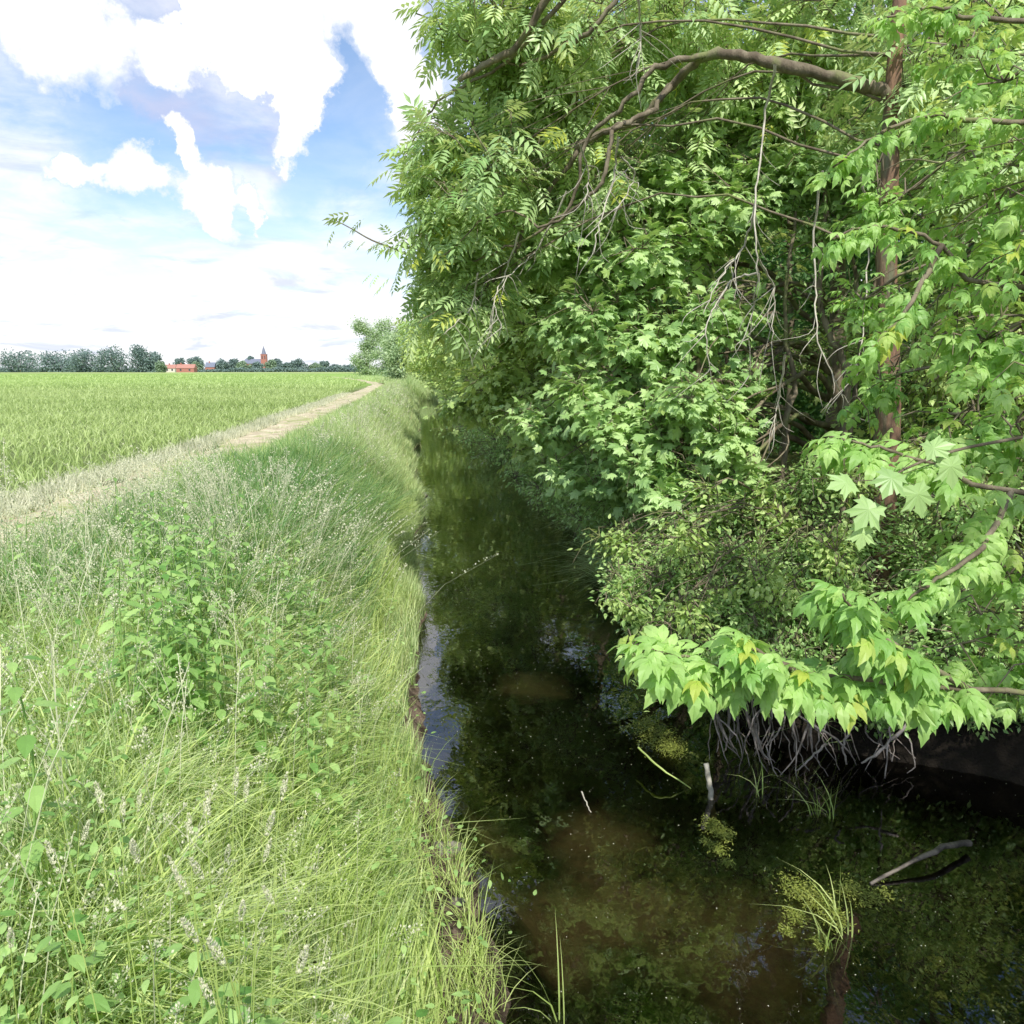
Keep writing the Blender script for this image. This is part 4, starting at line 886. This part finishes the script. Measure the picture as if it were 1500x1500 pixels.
# ------------------------------------------------------------------ things in the water and on the near right bank
def stick(name, lab, cat, pts, r0, r1, mat, part=None, group=None):
    a = Acc(); tube(a, curve(pts, 5, .004), r0, r1, 7, .25); o = meshobj(name, np.concatenate(a.V), np.concatenate(a.F), mat, None, np.concatenate(a.R), smooth=True, origin=pts[0]); return props(o, lab, cat, group)
def W0(px, py, z=0.0): d = ray(px, py); t = (z-CAMZ)/d[2]; return np.array([d[0]*t, d[1]*t, z])
b0 = W0(1045, 1200, -.15); stick('stick', 'short blunt grey stick poking up out of the water above the small weed clump', 'stick', [b0, b0+np.array([-.02, .02, .2]), b0+np.array([-.05, .06, .40])], .022, .019, 'deadwood')
b0 = W0(1420, 1235, .05); stick('dead_branch', 'wet dead branch lying in the water from the right edge beside the yellow weed', 'branch', [b0, (b0+W0(1310, 1275, .05))/2+np.array([0, 0, .04]), W0(1275, 1295, .0)], .022, .009, 'wetwood')
stick('floating_stick', 'thin pale stick floating alone in midstream', 'stick', [W0(852, 1160, .01), W0(858, 1172, .02), W0(866, 1190, .01)], .006, .004, 'deadwood')
stick('reed_stem', 'long pale reed stem slanting into the water below the mossy clump', 'reed', [W0(935, 1095, .14), W0(968, 1125, .12), W0(1012, 1155, .0)], .009, .004, 'sedge')
b0 = W0(608, 722, .03); stick('snag', 'black snag jutting from the left water edge in the distance', 'snag', [b0+np.array([-.3, 0, .1]), b0+np.array([.0, 0, .06]), b0+np.array([.28, -.4, -.02])], .09, .03, 'wetwood')
def weed(lab, cells, n, group=None):
    pts = np.concatenate([W0(px, py)[None]+rng.normal(size=(k, 3))*np.array([r, r*1.3, 0])*.9+np.array([0, 0, .004])+np.abs(rng.normal(size=(k, 1)))*np.array([[0, 0, h_]]) for (px, py, r, k, h_) in [(a, b1, c1, int(d1*1.8), e) for (a, b1, c1, d1, e) in cells]])
    ax = rng.normal(size=pts.shape)*np.array([1, 1, .35]); nm = np.array([0, 0, 1.])+rng.normal(size=pts.shape)*.5
    V, F, r = stamp('lance', pts, ax, nm, .013+.014*rng.random(len(pts)))
    o = meshobj('water_weed', V, F, 'algae', None, r, origin=W0(cells[0][0], cells[0][1])); return props(o, lab, 'water weed', group)
weed('small ragged clump of green weed below the upright stick', [(1045, 1215, .04, 260, .03), (1060, 1225, .035, 200, .02), (1050, 1245, .03, 160, .01), (1065, 1265, .02, 70, .01), (1035, 1235, .02, 60, .01)], 0)
weed('large sprawling clump of yellow-green weed near the lower right', [(1165, 1305, .05, 330, .02), (1195, 1320, .05, 330, .02), (1220, 1345, .045, 260, .02), (1165, 1345, .03, 160, .01), (1245, 1310, .04, 220, .03), (1275, 1315, .04, 140, .01), (1150, 1365, .02, 80, .01), (1200, 1385, .02, 60, .01), (1300, 1312, .03, 60, .01)], 0)
weed('mat of moss-green duckweed under the shrub tip', [(965, 1085, .10, 700, .05), (985, 1100, .06, 400, .03), (950, 1065, .07, 350, .06)], 0)
a_ = Acc()
for (px, py) in [(1195, 1195), (1215, 1200), (1225, 1340), (1240, 1370), (1215, 1390), (1110, 1165)]:
    b0 = W0(px, py); n = 7; blades(a_, b0[0]+rng.normal(size=n)*.02, b0[1]+rng.normal(size=n)*.02, .22+.2*rng.random(n), .010, .8, z=np.zeros(n)-.02, segs=4)
for (px, py) in [(820, 1500), (700, 1400), (690, 1450)]:
    b0 = W0(px, py); n = 5; blades(a_, b0[0]+rng.normal(size=n)*.02, b0[1]+rng.normal(size=n)*.02, .32+.2*rng.random(n), .009, .8, z=np.zeros(n)-.02, segs=4)
x, y = scatter(260, 2.2, 5.8, lambda y: left_edge(y)-.5, lambda y: left_edge(y)-.02); blades(a_, x, y, .12+.2*rng.random(len(x)), .006, 1.5, segs=3)
for k in range(44):
    y0 = 2.3+2.5*rng.random(); x0 = float(left_edge(y0))-.05-.3*rng.random(); n = 26; blades(a_, x0+rng.normal(size=n)*.035, y0+rng.normal(size=n)*.04, .14+.22*rng.random(n), .006, 1.0, segs=4, near_edge=.8)
props(a_.obj('water_grass', 'sedge'), 'loose green grass blades standing out of the near water', 'grass', kind='stuff')
# floating specks
n = 1500; yv = 2.6+rng.random(n)**1.4*10; lo = left_edge(yv)+.05; hi = right_edge(yv); xv = lo+(hi-lo)*rng.random(n)
p_ = np.stack([xv, yv, np.full(n, .003)], -1); ax = rng.normal(size=(n, 3))*np.array([1, 1, 0])
V, F, r = stamp('diamond', p_, ax, np.tile([0, 0, 1.], (n, 1)), .004+.009*rng.random(n)**3)
props(meshobj('floating_seeds', V, F, 'straw', None, r), 'tiny pale seeds and bits floating on the dark water', 'debris', kind='stuff')
# exposed roots at the right bank
t = thing('exposed_roots', 'bleached bare roots hanging down to the water under the right bank foliage', 'roots', tuple(W0(1130, 1120)))
a_ = Acc()
for k in range(60):
    px = 1040+rng.random()*290; y = float(5.1+.6*rng.random()); p0 = P(px, 1060+rng.random()*20, y); e = np.array([p0[0]+rng.normal()*.12, p0[1]-.1-.15*rng.random(), rng.random()*.16-.02])
    if p0[2] < .3: p0[2] = .3+.2*rng.random()
    tube(a_, curve([p0, (p0+e)/2+rng.normal(size=3)*.05, e], 4, .006), .006+.010*rng.random()**2, .003, 5, .3)
for (a, b1, c1, r) in [((1330, 1060), (1290, 1100), (1262, 1118), .014), ((1250, 1060), (1235, 1090), (1240, 1120), .012), ((1210, 1090), (1190, 1110), (1165, 1130), .010), ((1310, 1040), (1300, 1090), (1296, 1140), .009)]:
    tube(a_, curve([P(*a, 4.9), P(*b1, 4.8), P(*c1, 4.75)], 5, .006), r, r*.5, 6, .3)
a_.obj('root', 'root', t, smooth=True)
# stones and mud clods on the near left bank
for i, (px, py, s, lab) in enumerate([(655, 1262, .07, 'pale flat stone lying on the mud of the left bank'), (668, 1352, .035, 'small round grey stone in the dark mud below the pale one'), (640, 1330, .05, 'brown mud clod under the overhanging grass'), (690, 1340, .045, 'dark clod at the waterline of the left bank'), (660, 1400, .06, 'lowest clod on the left bank mud')]):
    b0 = W0(px, py, .08); n_u, n_v = 12, 8; V = []
    for j in range(n_v+1):
        for k in range(n_u):
            th = math.pi*j/n_v; ph = 2*math.pi*k/n_u; rr = s*(1+.22*math.sin(3*ph+i)+.18*math.sin(2*th*2+ph*2+i*2))
            V.append((b0[0]+rr*1.3*math.sin(th)*math.cos(ph), b0[1]+rr*math.sin(th)*math.sin(ph), max(gy(b0[0], b0[1]), 0)+.01+rr*.55*math.cos(th)))
    F = [(j*n_u+k, (j+1)*n_u+k, (j+1)*n_u+(k+1) % n_u, j*n_u+(k+1) % n_u) for j in range(n_v) for k in range(n_u)]
    props(meshobj('stone', V, np.array(F), 'stone' if i < 2 else 'ground', smooth=True, origin=tuple(b0)), lab, 'stone', 'stones and clods on the left bank')

a_ = Acc(); n = 900
yv = 2.2+3.0*rng.random(n); xv = left_edge(yv)-.45*rng.random(n)-.02; sz = .005+.022*rng.random(n)**3
cv_ = np.array([(1, 0, 0), (-1, 0, 0), (0, 1, 0), (0, -1, 0), (0, 0, .8), (0, 0, -.8)], float); cf_ = np.array([(0, 2, 4), (2, 1, 4), (1, 3, 4), (3, 0, 4), (2, 0, 5), (1, 2, 5), (3, 1, 5), (0, 3, 5)])
zv = np.maximum(height(xv, yv), 0)+sz*.2
V = np.stack([xv, yv, zv], -1)[:, None]+cv_[None]*sz[:, None, None]*(.6+.8*rng.random((n, 6, 1)))
a_.add(V.reshape(-1, 3), (cf_[None]+(np.arange(n)*6)[:, None, None]).reshape(-1, 3))
props(a_.obj('crumbly_soil', 'ground'), 'crumbs and clods of wet earth on the bare strip of the left bank', 'soil', kind='stuff')

# ------------------------------------------------------------------ render settings
sc.view_settings.view_transform = 'Standard'; sc.view_settings.look = 'None'; sc.view_settings.exposure = 0; sc.view_settings.gamma = 1
sc.render.engine = 'CYCLES'
sc.cycles.max_bounces = 6; sc.cycles.diffuse_bounces = 4; sc.cycles.glossy_bounces = 2; sc.cycles.transmission_bounces = 3; sc.cycles.transparent_max_bounces = 6
sc.cycles.caustics_reflective = False; sc.cycles.caustics_refractive = False
sc.cycles.use_denoising = True
